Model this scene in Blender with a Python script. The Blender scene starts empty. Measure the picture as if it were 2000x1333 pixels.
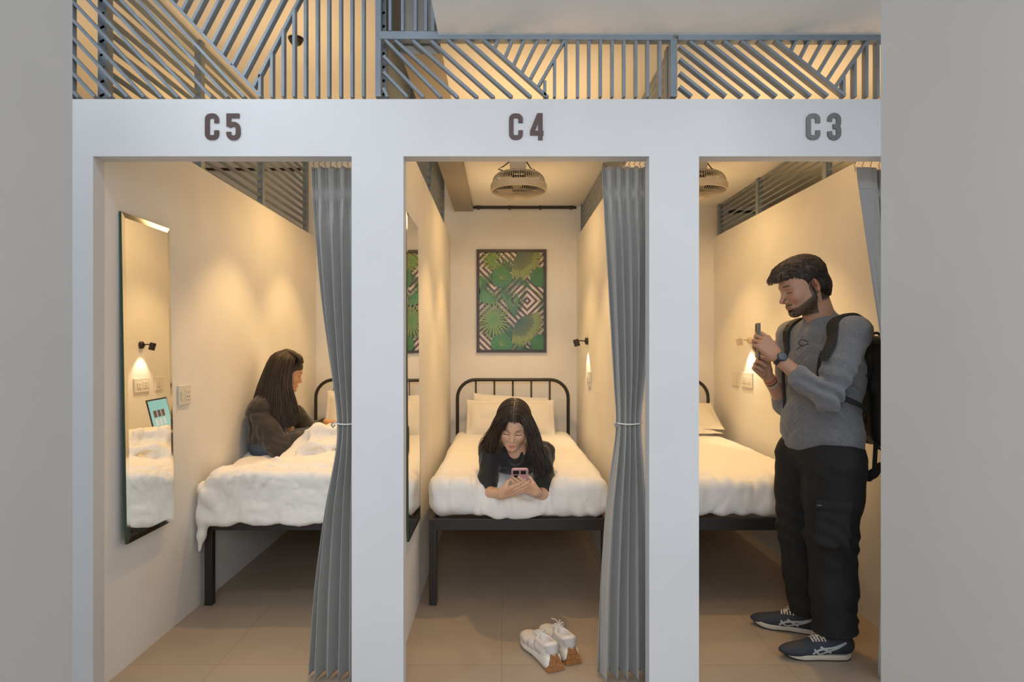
import bpy, math
import numpy as np

# ---------------------------------------------------------------- camera, world, lights
C = bpy.context.scene.collection
SC = bpy.context.scene
CAMZ = 1.33
F = 1250.0                                  # focal length in pixels of a 2000 px wide frame
cam_d = bpy.data.cameras.new('camera')
cam_d.sensor_width = 36.0
cam_d.lens = F / 2000.0 * 36.0
cam_d.shift_x = 20.0 / 2000.0
cam_d.shift_y = 17.5 / 2000.0
cam_d.clip_start = 0.05
cam = bpy.data.objects.new('camera', cam_d)
C.objects.link(cam)
cam.location = (0, 0, CAMZ)
cam.rotation_euler = (math.pi / 2, 0, 0)
SC.camera = cam

w = bpy.data.worlds.new('world')
SC.world = w
w.use_nodes = True
w.node_tree.nodes['Background'].inputs[0].default_value = (0.80, 0.90, 1.0, 1)
w.node_tree.nodes['Background'].inputs[1].default_value = 1.1

SC.view_settings.view_transform = 'Standard'
SC.view_settings.look = 'None'
SC.view_settings.exposure = 0.0
SC.view_settings.gamma = 1.0
SC.view_settings.use_curve_mapping = False

WARM = (1.0, 0.61, 0.245)
COOL = (0.86, 0.93, 1.0)

def area(name, loc, size, power, color, rot=(0, 0, 0), size_y=None):
    d = bpy.data.lights.new(name, 'AREA')
    d.size = size
    if size_y:
        d.shape = 'RECTANGLE'; d.size_y = size_y
    d.energy = power; d.color = color
    o = bpy.data.objects.new(name, d); C.objects.link(o)
    o.location = loc; o.rotation_euler = rot
    return o

def spot(name, loc, target, power, color, angle, blend, radius):
    d = bpy.data.lights.new(name, 'SPOT')
    d.energy = power; d.color = color; d.spot_size = math.radians(angle); d.spot_blend = blend
    d.shadow_soft_size = radius
    o = bpy.data.objects.new(name, d); C.objects.link(o)
    o.location = loc
    v = np.array(target, float) - np.array(loc, float)
    import mathutils
    o.rotation_euler = mathutils.Vector(v).to_track_quat('-Z', 'Y').to_euler()
    return o

# corridor ceiling lamps (cool) and an added soft fill light behind the camera
spot('corridor_lamp', (-1.30, 1.70, 2.93), (-1.30, 2.6, 0.9), 26, COOL, 150, 0.8, 0.12)
spot('corridor_lamp', (0.15, 1.45, 2.53), (0.15, 2.2, 0.6), 7, COOL, 150, 0.8, 0.12)
spot('corridor_lamp', (1.45, 1.70, 2.53), (1.35, 2.3, 0.9), 14, COOL, 150, 0.8, 0.12)
area('room_fill_light', (-0.05, -1.3, 2.05), 1.3, 54, (0.88, 0.94, 1.0), (math.radians(78), 0, 0), 0.8)
# warm downlights and a wide soft glow in each bunk
for cx in (-1.05, 0.10, 1.26):
    spot('bunk_downlight', (cx - 0.02, 4.62, 2.44), (cx - 0.02, 4.62, 0), 34, WARM, 88, 0.5, 0.03)
    spot('bunk_front_lamp', (cx, 3.75, 2.46), (cx, 3.60, 0), 42, WARM, 86, 0.5, 0.02)
    spot('bunk_entry_lamp', (cx, 2.95, 2.40), (cx, 2.85, 0), 9, WARM, 78, 0.7, 0.03)
    spot('bunk_glow', (cx, 4.30, 2.40), (cx, 4.30, 0), 15, WARM, 178, 0.3, 0.25)
for x, y, z, e in ((-2.1, 4.2, 2.2, 22), (-2.2, 3.0, 2.2, 14), (-1.05, 4.5, 2.1, 12), (-1.0, 3.2, 2.2, 18), (0.12, 3.0, 1.9, 22), (0.12, 4.5, 2.0, 7), (2.4, 3.6, 2.1, 26),
                   (1.27, 3.0, 1.9, 22), (1.27, 4.5, 2.0, 7)):
    spot('fill_uplight', (x, y, z), (x, y, 3), e, WARM, 150, 1.0, 0.3)  # added upward fill to brighten the ceilings, no fixture stands here

# ---------------------------------------------------------------- helpers
def W(x, y, Y):
    """point at depth Y that the photograph shows at pixel x, y"""
    return np.array([(x - 980.0) * Y / F, Y, CAMZ + (684.0 - y) * Y / F])

MATS = {}
def mat(name, color, rough=0.6, metal=0.0, bump=0.0, bscale=200.0, var=0.0, vscale=8.0,
        sheen=0.0, emit=None, estr=0.0, vcol=False, detail=3.0, spec=0.5, stretch=None, sss=0.0, coord='Object'):
    if name in MATS: return MATS[name]
    m = bpy.data.materials.new(name); m.use_nodes = True
    nt = m.node_tree; b = nt.nodes['Principled BSDF']
    col = (*color, 1) if len(color) == 3 else color
    b.inputs['Base Color'].default_value = col
    b.inputs['Roughness'].default_value = rough
    b.inputs['Metallic'].default_value = metal
    b.inputs['Specular IOR Level'].default_value = spec
    if sheen: b.inputs['Sheen Weight'].default_value = sheen; b.inputs['Sheen Roughness'].default_value = 0.5
    if sss:
        b.inputs['Subsurface Weight'].default_value = sss
        b.inputs['Subsurface Radius'].default_value = (0.010, 0.004, 0.002)
        b.inputs['Subsurface Scale'].default_value = 0.6
    if emit:
        b.inputs['Emission Color'].default_value = (*emit, 1); b.inputs['Emission Strength'].default_value = estr
    tc = nt.nodes.new('ShaderNodeTexCoord'); src = tc.outputs[coord]
    if stretch:
        mp = nt.nodes.new('ShaderNodeMapping'); mp.inputs['Scale'].default_value = stretch
        nt.links.new(src, mp.inputs['Vector']); src = mp.outputs['Vector']
    base = None
    if vcol:
        a = nt.nodes.new('ShaderNodeVertexColor'); a.layer_name = 'Col'; base = a.outputs['Color']
        nt.links.new(base, b.inputs['Base Color'])
    if var:
        n = nt.nodes.new('ShaderNodeTexNoise'); n.inputs['Scale'].default_value = vscale; n.inputs['Detail'].default_value = 4
        nt.links.new(src, n.inputs['Vector'])
        r = nt.nodes.new('ShaderNodeMapRange'); r.inputs[3].default_value = 1 - var; r.inputs[4].default_value = 1 + var
        r.inputs[1].default_value = 0.3; r.inputs[2].default_value = 0.7
        nt.links.new(n.outputs[0], r.inputs[0])
        mx = nt.nodes.new('ShaderNodeVectorMath'); mx.operation = 'SCALE'
        if base: nt.links.new(base, mx.inputs[0])
        else: mx.inputs[0].default_value = col[:3]
        nt.links.new(r.outputs[0], mx.inputs['Scale'])
        nt.links.new(mx.outputs[0], b.inputs['Base Color'])
    if bump:
        n2 = nt.nodes.new('ShaderNodeTexNoise'); n2.inputs['Scale'].default_value = bscale; n2.inputs['Detail'].default_value = detail
        nt.links.new(src, n2.inputs['Vector'])
        bp = nt.nodes.new('ShaderNodeBump'); bp.inputs['Strength'].default_value = bump; bp.inputs['Distance'].default_value = 0.01
        nt.links.new(n2.outputs[0], bp.inputs['Height']); nt.links.new(bp.outputs[0], b.inputs['Normal'])
    MATS[name] = m
    return m

def setp(o, label=None, cat=None, group=None, kind=None):
    if label: o['label'] = label
    if cat: o['category'] = cat
    if group: o['group'] = group
    if kind: o['kind'] = kind
    return o

def empty(name, loc, label, cat, group=None):
    o = bpy.data.objects.new(name, None); C.objects.link(o); o.location = loc
    o.empty_display_size = 0.05
    bpy.context.view_layer.update()
    return setp(o, label, cat, group)

class MB:
    """collects shapes, builds one mesh"""
    def __init__(s): s.v = []; s.f = []; s.n = 0; s.mi = []; s.cols = []
    def add(s, V, Fc, mi=0, col=None):
        V = np.asarray(V, float).reshape(-1, 3)
        s.v.append(V)
        for f in Fc: s.f.append(tuple(int(i) + s.n for i in f)); s.mi.append(mi)
        s.cols.append(np.tile(np.array((*(col or (1, 1, 1)), 1), float), (len(V), 1)))
        s.n += len(V); return s
    def box(s, a, b, mi=0, col=None):
        x0, y0, z0 = a; x1, y1, z1 = b
        V = [(x0,y0,z0),(x1,y0,z0),(x1,y1,z0),(x0,y1,z0),(x0,y0,z1),(x1,y0,z1),(x1,y1,z1),(x0,y1,z1)]
        return s.add(V, [(0,3,2,1),(4,5,6,7),(0,1,5,4),(1,2,6,5),(2,3,7,6),(3,0,4,7)], mi, col)
    def bar(s, p, q, w_, d_, up=(0, 1, 0), mi=0, col=None):
        """square bar p->q, w_ across, d_ along up"""
        p = np.array(p, float); q = np.array(q, float); t = q - p; t /= np.linalg.norm(t)
        u = np.array(up, float); u -= t * u.dot(t); u /= np.linalg.norm(u); r = np.cross(t, u)
        V = []
        for c in (p, q):
            for a, b in ((-1,-1),(1,-1),(1,1),(-1,1)): V.append(c + r * a * w_ / 2 + u * b * d_ / 2)
        return s.add(V, [(0,1,2,3),(7,6,5,4),(0,4,5,1),(1,5,6,2),(2,6,7,3),(3,7,4,0)], mi, col)
    def tube(s, P, r, seg=8, closed=False, cap=True, mi=0, col=None):
        P = np.asarray(P, float); n = len(P)
        R = np.full(n, r) if np.isscalar(r) else np.asarray(r, float)
        T = np.gradient(P, axis=0)
        if closed: T = np.roll(P, -1, 0) - np.roll(P, 1, 0)
        T /= np.linalg.norm(T, axis=1)[:, None] + 1e-12
        N = np.zeros_like(P)
        a = np.array([0, 0, 1.0]) if abs(T[0][2]) < 0.9 else np.array([1.0, 0, 0])
        u = np.cross(T[0], a); u /= np.linalg.norm(u)
        for i in range(n):
            u = u - T[i] * u.dot(T[i]); u /= np.linalg.norm(u) + 1e-12; N[i] = u
        B = np.cross(T, N)
        ang = np.arange(seg) * 2 * math.pi / seg
        V = P[:, None, :] + R[:, None, None] * (np.cos(ang)[None, :, None] * N[:, None, :] + np.sin(ang)[None, :, None] * B[:, None, :])
        Fc = []
        for i in range(n if closed else n - 1):
            j = (i + 1) % n
            for k in range(seg):
                l = (k + 1) % seg
                Fc.append((i*seg+k, i*seg+l, j*seg+l, j*seg+k))
        if cap and not closed:
            Fc.append(tuple(range(seg))[::-1]); Fc.append(tuple((n-1)*seg + k for k in range(seg)))
        return s.add(V.reshape(-1, 3), Fc, mi, col)
    def cyl(s, p, q, r, seg=20, r2=None, mi=0, col=None):
        return s.tube([p, q], [r, r if r2 is None else r2], seg, mi=mi, col=col)
    def lathe(s, prof, c, axis=(0, 0, 1), seg=32, mi=0, col=None):
        """prof: (radius, height) along the axis"""
        ax = np.array(axis, float); ax /= np.linalg.norm(ax)
        a = np.array([1.0, 0, 0]) if abs(ax[0]) < 0.9 else np.array([0, 1.0, 0])
        u = np.cross(ax, a); u /= np.linalg.norm(u); v_ = np.cross(ax, u); c = np.array(c, float)
        V = []; Fc = []; n = len(prof)
        for r, h in prof:
            for k in range(seg):
                t = 2 * math.pi * k / seg
                V.append(c + ax * h + r * (math.cos(t) * u + math.sin(t) * v_))
        for i in range(n - 1):
            for k in range(seg):
                l = (k + 1) % seg; Fc.append((i*seg+k, i*seg+l, (i+1)*seg+l, (i+1)*seg+k))
        if prof[0][0] > 1e-5: Fc.append(tuple(range(seg))[::-1])
        if prof[-1][0] > 1e-5: Fc.append(tuple((n-1)*seg+k for k in range(seg)))
        return s.add(V, Fc, mi, col)
    def prism(s, poly, d0, d1, f, mi=0, col=None):
        """poly 2D points extruded; f(a,b,d)->xyz"""
        n = len(poly)
        V = [f(a, b, d0) for a, b in poly] + [f(a, b, d1) for a, b in poly]
        Fc = [tuple(range(n)), tuple(range(2*n-1, n-1, -1))] + [(i, (i+n), ((i+1) % n)+n, (i+1) % n) for i in range(n)]
        return s.add(V, Fc, mi, col)
    def build(s, name, m, parent=None, smooth=False, bevel=0, vcol=False, sub=0):
        V = np.concatenate(s.v); me = bpy.data.meshes.new(name)
        loc = np.zeros(3)
        if parent is None: loc = np.array([V[:,0].mean(), V[:,1].mean(), V[:,2].min()])
        else: loc = wloc(parent)
        me.from_pydata((V - loc).tolist(), [], s.f)
        for mm in (m if isinstance(m, (list, tuple)) else [m]): me.materials.append(mm)
        me.polygons.foreach_set('material_index', s.mi)
        if vcol:
            a = me.color_attributes.new('Col', 'FLOAT_COLOR', 'POINT')
            a.data.foreach_set('color', np.concatenate(s.cols).ravel())
        import bmesh
        bm = bmesh.new(); bm.from_mesh(me); bmesh.ops.recalc_face_normals(bm, faces=bm.faces); bm.to_mesh(me); bm.free()
        if smooth: me.polygons.foreach_set('use_smooth', [True] * len(me.polygons))
        me.update()
        o = bpy.data.objects.new(name, me); C.objects.link(o)
        if parent is None: o.location = loc
        else: o.parent = parent
        if bevel:
            md = o.modifiers.new('bevel', 'BEVEL'); md.width = bevel; md.segments = 2; md.limit_method = 'ANGLE'
        if sub:
            md = o.modifiers.new('sub', 'SUBSURF'); md.levels = sub; md.render_levels = sub
        return o

def wloc(o):
    l = np.zeros(3)
    while o is not None:
        l = l + np.array(o.location); o = o.parent
    return l

def raw(name, V, Fc, m, parent=None, cols=None, smooth=True, mi=None, origin=None):
    """mesh from numpy world coordinates (quads array)"""
    me = bpy.data.meshes.new(name)
    if parent is not None: loc = wloc(parent)
    elif origin is not None: loc = np.array(origin, float)
    else: loc = np.array([V[:,0].mean(), V[:,1].mean(), V[:,2].min()])
    V = V - loc
    Fc = np.asarray(Fc, np.int32)
    me.vertices.add(len(V)); me.vertices.foreach_set('co', V.astype(np.float32).ravel())
    k = Fc.shape[1]
    me.loops.add(Fc.size); me.loops.foreach_set('vertex_index', Fc.ravel())
    me.polygons.add(len(Fc)); me.polygons.foreach_set('loop_start', np.arange(0, Fc.size, k, dtype=np.int32))
    me.polygons.foreach_set('loop_total', np.full(len(Fc), k, np.int32))
    for mm in (m if isinstance(m, (list, tuple)) else [m]): me.materials.append(mm)
    if mi is not None: me.polygons.foreach_set('material_index', np.asarray(mi, np.int32))
    me.update(calc_edges=True); me.validate()
    if smooth: me.polygons.foreach_set('use_smooth', [True] * len(me.polygons))
    if cols is not None:
        a = me.color_attributes.new('Col', 'FLOAT_COLOR', 'POINT')
        cc = np.ones((len(V), 4), np.float32); cc[:, :3] = cols
        a.data.foreach_set('color', cc.ravel())
    o = bpy.data.objects.new(name, me); C.objects.link(o)
    if parent is None: o.location = loc
    else: o.parent = parent
    return o

# ---------------------------------------------------------------- noise and distance fields
def vnoise(P, f, seed=0):
    P = np.asarray(P, np.float64) * f + seed * 17.31
    i = np.floor(P).astype(np.int64); t = P - i; t = t * t * (3 - 2 * t)
    def h(a, b, c):
        n = (a * 374761393 + b * 668265263 + c * 2147483647 + seed * 1274126177) & 0xffffffff
        n = ((n ^ (n >> 13)) * 1274126177) & 0xffffffff
        return ((n ^ (n >> 16)) & 0xffff) / 32767.5 - 1.0
    x, y, z = i[..., 0], i[..., 1], i[..., 2]; u, v, w_ = t[..., 0], t[..., 1], t[..., 2]
    r = 0
    for dx in (0, 1):
        for dy in (0, 1):
            for dz in (0, 1):
                r = r + h(x+dx, y+dy, z+dz) * (u if dx else 1-u) * (v if dy else 1-v) * (w_ if dz else 1-w_)
    return r
def fbm(P, f, seed=0, o=3):
    r = 0; a = 1.0
    for k in range(o): r = r + a * vnoise(P, f * 2**k, seed + k); a *= 0.5
    return r

class SDF:
    def __init__(s): s.ops = []; s.disp = None; s.clip = []
    def cap(s, a, b, ra, rb=None, k=0.01, op='u'):
        s.ops.append((op, 'cap', (np.array(a, float), np.array(b, float), ra, ra if rb is None else rb), k)); return s
    def chain(s, pts, rs, k=0.01):
        for i in range(len(pts) - 1): s.cap(pts[i], pts[i+1], rs[i], rs[i+1], k)
        return s
    def ell(s, c, r, R=None, k=0.01, op='u'):
        s.ops.append((op, 'ell', (np.array(c, float), np.array(r, float), np.eye(3) if R is None else np.array(R, float)), k)); return s
    def box(s, c, r, rad=0.01, R=None, k=0.01, op='u'):
        s.ops.append((op, 'box', (np.array(c, float), np.array(r, float), np.eye(3) if R is None else np.array(R, float), rad), k)); return s
    def bbox(s, o):
        _, t, p, k = o
        if t == 'cap':
            m = max(p[2], p[3]); return np.minimum(p[0], p[1]) - m, np.maximum(p[0], p[1]) + m
        e = np.abs(p[2].T) @ p[1] if t == 'ell' else np.abs(p[2].T) @ p[1]
        return p[0] - e, p[0] + e
    def prim(s, o, P):
        _, t, p, k = o
        if t == 'cap':
            a, b, ra, rb = p; ab = b - a; L = ab.dot(ab) + 1e-12
            h = np.clip(((P - a) @ ab) / L, 0, 1)
            return np.linalg.norm(P - a - h[..., None] * ab, axis=-1) - (ra + (rb - ra) * h)
        q = (P - p[0]) @ p[2].T            # rows of R are the local axes
        if t == 'ell':
            k0 = np.linalg.norm(q / p[1], axis=-1); k1 = np.linalg.norm(q / p[1]**2, axis=-1) + 1e-9
            return k0 * (k0 - 1) / k1
        d = np.abs(q) - (p[1] - p[3])
        return np.linalg.norm(np.maximum(d, 0), axis=-1) + np.minimum(d.max(-1), 0) - p[3]
    def comb(s, o, D, d):
        k = max(o[3], 1e-5)
        if o[0] == 'u':
            h = np.clip(0.5 + 0.5 * (D - d) / k, 0, 1); return D * (1-h) + d * h - k * h * (1-h)
        h = np.clip(0.5 - 0.5 * (D + d) / k, 0, 1); return D * (1-h) - d * h + k * h * (1-h)
    def val(s, P):
        P = np.asarray(P, float); D = np.full(P.shape[:-1], 1.0)
        for o in s.ops: D = s.comb(o, D, s.prim(o, P))
        if s.disp is not None: D = D + s.disp(P)
        for n, c in s.clip: D = np.maximum(D, P @ np.array(n, float) - c)
        return D
    def grad(s, P, e=0.002):
        P = np.asarray(P, float); g = np.zeros_like(P)
        for i in range(3):
            d = np.zeros(3); d[i] = e; g[..., i] = s.val(P + d) - s.val(P - d)
        return g / (np.linalg.norm(g, axis=-1, keepdims=True) + 1e-9)
    def project(s, P, off=0.0, it=6):
        P = np.array(P, float)
        for _ in range(it): P = P - s.grad(P) * np.clip(s.val(P) - off, -0.03, 0.03)[..., None]
        return P
    def mesh(s, h, pad=0.012, lo=None, hi=None):
        ex = 0.035 if s.disp is not None else 0.0; pad += ex
        bb = [s.bbox(o) for o in s.ops if o[0] == 'u']
        l = np.min([b[0] for b in bb], 0) - pad; u = np.max([b[1] for b in bb], 0) + pad
        if lo is not None: l = np.maximum(l, lo)
        if hi is not None: u = np.minimum(u, hi)
        n = np.ceil((u - l) / h).astype(int) + 1
        ax = [l[i] + h * np.arange(n[i]) for i in range(3)]
        D = np.full(n, 1.0)
        for o in s.ops:
            a, b = s.bbox(o); m = o[3] + 2.5 * h + ex
            i0 = np.clip(np.floor((a - m - l) / h).astype(int), 0, n); i1 = np.clip(np.ceil((b + m - l) / h).astype(int) + 1, 0, n)
            if (i1 <= i0).any(): continue
            sl = tuple(slice(i0[i], i1[i]) for i in range(3))
            P = np.stack(np.meshgrid(*[ax[i][sl[i]] for i in range(3)], indexing='ij'), -1)
            D[sl] = s.comb(o, D[sl], s.prim(o, P))
        if s.disp is not None:
            idx = np.nonzero(np.abs(D) < 0.05)
            P = np.stack([ax[i][idx[i]] for i in range(3)], -1)
            D[idx] += s.disp(P)
        for n_, c_ in s.clip:
            n_ = np.array(n_, float); G = (ax[0][:, None, None]*n_[0] + ax[1][None, :, None]*n_[1] + ax[2][None, None, :]*n_[2]) - c_
            D = np.maximum(D, G)
        return surfnets(D, l, h)

def surfnets(D, org, h):
    S = D < 0
    c = np.zeros(tuple(np.array(D.shape) - 1), np.int8)
    for dx in (0, 1):
        for dy in (0, 1):
            for dz in (0, 1):
                c += S[dx:D.shape[0]-1+dx, dy:D.shape[1]-1+dy, dz:D.shape[2]-1+dz]
    act = (c > 0) & (c < 8)
    ii = np.argwhere(act); ids = np.full(act.shape, -1, np.int64); ids[act] = np.arange(len(ii))
    corner = np.array([(a, b, d) for a in (0, 1) for b in (0, 1) for d in (0, 1)])
    vals = np.stack([D[ii[:, 0]+q[0], ii[:, 1]+q[1], ii[:, 2]+q[2]] for q in corner], 1)
    acc = np.zeros((len(ii), 3)); cnt = np.zeros(len(ii))
    for a in range(8):
        for b in range(a + 1, 8):
            if np.abs(corner[a] - corner[b]).sum() != 1: continue
            va, vb = vals[:, a], vals[:, b]; m = (va < 0) != (vb < 0)
            t = va[m] / (va[m] - vb[m])
            acc[m] += corner[a] + t[:, None] * (corner[b] - corner[a]); cnt[m] += 1
    V = org + h * (ii + acc / cnt[:, None])
    Q = []
    for axis in range(3):
        a1, a2 = [(1, 2), (2, 0), (0, 1)][axis]
        sl0 = [slice(None)] * 3; sl1 = [slice(None)] * 3
        sl0[axis] = slice(0, -1); sl1[axis] = slice(1, None)
        d = S[tuple(sl0)].astype(np.int8) - S[tuple(sl1)].astype(np.int8)
        e = np.argwhere(d != 0); sg = d[tuple(e.T)]
        ok = (e[:, a1] > 0) & (e[:, a2] > 0) & (e[:, a1] < D.shape[a1]-1) & (e[:, a2] < D.shape[a2]-1)
        e = e[ok]; sg = sg[ok]
        def cell(o1, o2):
            q = e.copy(); q[:, a1] -= o1; q[:, a2] -= o2
            return ids[tuple(q.T)]
        q = np.stack([cell(1, 1), cell(0, 1), cell(0, 0), cell(1, 0)], 1)
        q[sg < 0] = q[sg < 0][:, ::-1]
        Q.append(q)
    Q = np.concatenate(Q)
    Q = Q[(Q >= 0).all(1)]
    return V, Q

def rotz(a): c, s = math.cos(a), math.sin(a); return np.array([[c, -s, 0], [s, c, 0], [0, 0, 1.0]])
def frame(x, z):
    """3x3 whose columns are local x, y, z; x kept, z as close as possible"""
    x = np.array(x, float); x /= np.linalg.norm(x); z = np.array(z, float); z -= x * z.dot(x); z /= np.linalg.norm(z)
    return np.stack([x, np.cross(z, x), z], 1)
def smooth_path(P, n):
    """Catmull-Rom through control points (any dimension)"""
    P = np.asarray(P, float); m = len(P)
    t = np.linspace(0, m - 1 - 1e-9, n); i = t.astype(int); u = (t - i)[:, None]
    g = lambda k: P[np.clip(k, 0, m - 1)]
    p0, p1, p2, p3 = g(i-1), g(i), g(i+1), g(i+2)
    return 0.5 * (2*p1 + (p2-p0)*u + (2*p0-5*p1+4*p2-p3)*u**2 + (-p0+3*p1-3*p2+p3)*u**3)
def sstep(a, b, x): t = np.clip((x - a) / (b - a), 0, 1); return t * t * (3 - 2 * t)

def ribbon(mb, P, N, width, thick, col=None, mi=0):
    """flat band along P lying on normals N"""
    P = np.asarray(P, float); n = len(P); T = np.gradient(P, axis=0); T /= np.linalg.norm(T, axis=1)[:, None] + 1e-12
    S_ = np.cross(T, N); S_ /= np.linalg.norm(S_, axis=1)[:, None] + 1e-12
    wd = np.full(n, width) if np.isscalar(width) else np.asarray(width)
    V = []
    for a, b in ((-1, 0), (-0.85, 1), (0.85, 1), (1, 0)):
        V.append(P + S_ * (a * wd / 2)[:, None] + N * (b * thick))
    V = np.stack(V, 1).reshape(-1, 3); Fc = []
    for i in range(n - 1):
        for k in range(4):
            l = (k + 1) % 4; Fc.append((i*4+k, i*4+l, (i+1)*4+l, (i+1)*4+k))
    Fc.append((3, 2, 1, 0)); Fc.append(tuple((n-1)*4 + k for k in range(4)))
    mb.add(V, Fc, mi, col)
def surf_ribbon(mb, sdf, pts, width, thick, n=24, off=0.0, col=None, mi=0):
    P = smooth_path(pts, n); P = sdf.project(P, off); N = sdf.grad(P)
    ribbon(mb, P, N, width, thick, col, mi)
# ---------------------------------------------------------------- setting
def plaster(name, col, rough=0.75, b=0.12):
    return mat(name, col, rough, bump=b, bscale=14.0, var=0.03, vscale=3.0, detail=6, coord='Object')
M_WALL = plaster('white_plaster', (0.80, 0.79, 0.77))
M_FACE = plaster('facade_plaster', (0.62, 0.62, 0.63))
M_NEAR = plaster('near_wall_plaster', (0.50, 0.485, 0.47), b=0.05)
M_CEIL = plaster('ceiling_paint', (0.80, 0.79, 0.77), b=0.04)

def tile_floor():
    m = bpy.data.materials.new('floor_tiles'); m.use_nodes = True; nt = m.node_tree; b = nt.nodes['Principled BSDF']
    tc = nt.nodes.new('ShaderNodeTexCoord'); br = nt.nodes.new('ShaderNodeTexBrick')
    br.offset = 0.0; br.inputs['Scale'].default_value = 1.0
    br.inputs['Brick Width'].default_value = 0.6; br.inputs['Row Height'].default_value = 0.6
    br.inputs['Mortar Size'].default_value = 0.003; br.inputs['Mortar Smooth'].default_value = 0.3
    br.inputs['Color1'].default_value = (0.36, 0.285, 0.215, 1); br.inputs['Color2'].default_value = (0.375, 0.30, 0.225, 1)
    br.inputs['Mortar'].default_value = (0.30, 0.235, 0.175, 1)
    nt.links.new(tc.outputs['Object'], br.inputs['Vector'])
    n = nt.nodes.new('ShaderNodeTexNoise'); n.inputs['Scale'].default_value = 5; n.inputs['Detail'].default_value = 8
    nt.links.new(tc.outputs['Object'], n.inputs['Vector'])
    mr = nt.nodes.new('ShaderNodeMapRange'); mr.inputs[3].default_value = 0.9; mr.inputs[4].default_value = 1.1
    nt.links.new(n.outputs[0], mr.inputs[0])
    sc = nt.nodes.new('ShaderNodeVectorMath'); sc.operation = 'SCALE'
    nt.links.new(br.outputs['Color'], sc.inputs[0]); nt.links.new(mr.outputs[0], sc.inputs['Scale'])
    nt.links.new(sc.outputs[0], b.inputs['Base Color']); b.inputs['Roughness'].default_value = 0.5
    return m

def struct(name, m, boxes, label, cat, bevel=0):
    mb = MB()
    for a, b in boxes: mb.box(a, b)
    o = mb.build(name, m, bevel=bevel); return setp(o, label, cat, kind='structure')

FY0, FY1 = 2.46, 2.53            # front wall of the bunks
TOP = 2.295
BACK = 5.43
XL5, XR5, XL4, XR4, XL3, XR3 = -1.575, -0.53, -0.434, 0.636, 0.725, 1.80
H = 2.075
CH, CL = 2.97, 2.55              # high and low ceilings
struct('floor', tile_floor(), [((-3.4, -2.6, -0.06), (3.4, 5.6, 0))], 'grey brown tiled floor running through corridor and bunks', 'floor')
# front wall: header and piers between the openings
struct('wall_front', M_FACE, [
    ((-3.2, FY0, H), (3.0, FY1, TOP)),
    ((-3.2, FY0, 0), (XL5 + 0.004, FY1, H)),
    ((-0.577, FY0, 0), (-0.378, FY1, H)),
    ((0.567, FY0, 0), (0.758, FY1, H)),
    ((1.76, FY0, 0), (3.0, FY1, H))], 'white front wall with three bunk openings and painted header', 'wall')
struct('wall_back', M_WALL, [((-3.2, BACK, 0), (3.0, BACK + 0.1, CH))], 'cream back wall behind the bed headboards', 'wall')
struct('wall_left', M_WALL, [((XL5 - 0.10, FY1, 0), (XL5, BACK, TOP - 0.01))], 'cream partition wall left of the first bunk, carrying its mirror', 'wall')
struct('wall_middle_left', M_WALL, [((XR5, FY1, 0), (XL4, BACK, TOP - 0.01))], 'cream partition wall between the left and middle bunks', 'wall')
struct('wall_middle_right', M_WALL, [((XR4, FY1, 0), (XL3, BACK, TOP - 0.01))], 'cream partition wall between the middle and right bunks', 'wall')
struct('wall_right', M_WALL, [((XR3, FY1, 0), (XR3 + 0.10, BACK, TOP - 0.01))], 'cream partition wall right of the third bunk', 'wall')
struct('wall_far_left', M_WALL, [((-3.2, FY0, 0), (-3.1, BACK, CH))], 'cream end wall of the row beyond the left partition', 'wall')
struct('wall_far_right', M_WALL, [((2.9, FY0, 0), (3.0, BACK, CH))], 'cream end wall of the row beyond the right partition', 'wall')
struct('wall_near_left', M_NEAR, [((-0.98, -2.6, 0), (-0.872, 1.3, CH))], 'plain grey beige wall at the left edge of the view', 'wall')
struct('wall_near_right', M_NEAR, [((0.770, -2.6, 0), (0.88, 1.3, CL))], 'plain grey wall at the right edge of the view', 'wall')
struct('ceiling_low', M_CEIL, [((-0.245, -2.6, CL), (3.0, BACK, CL + 0.08))], 'low white ceiling over the middle and right bunks', 'ceiling')
struct('ceiling_high', M_CEIL, [((-3.2, -2.6, CH), (-0.245, BACK, CH + 0.06))], 'higher ceiling over the left bunk', 'ceiling')
M_BEAM = plaster('beam_paint', (0.33, 0.30, 0.26))
struct('trim_1', M_BEAM, [((-0.40, FY1 + 0.01, 2.505), (-0.245, BACK, CH))], 'brown grey ceiling beam running back over the partition', 'beam')
M_JOINT = mat('floor_joint', (0.42, 0.33, 0.22), 0.8)

# ---------------------------------------------------------------- metal lattices
M_STEEL = mat('blue_grey_steel_paint', (0.20, 0.24, 0.28), 0.42, bump=0.05, bscale=60, var=0.12, vscale=9)
LY = 2.495
def L(x, y):
    return np.array([(x - 980.0) * LY / F, LY, CAMZ + (684.0 - y) * LY / F])
def lattice_bars(root, segs, w_=0.011, d_=0.03):
    for k, ((x0, y0), (x1, y1)) in enumerate(segs):
        o_ = np.array((0, 0.0011 * (k % 7) - 0.003, 0))
        MB().bar(L(x0, y0) + o_, L(x1, y1) + o_, w_, d_).build('bar', M_STEEL, root, bevel=0.001)
def at(a, b, y):            # x on line a-b at height y
    return a[0] + (b[0] - a[0]) * (y - a[1]) / (b[1] - a[1])
YT = 192
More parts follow.
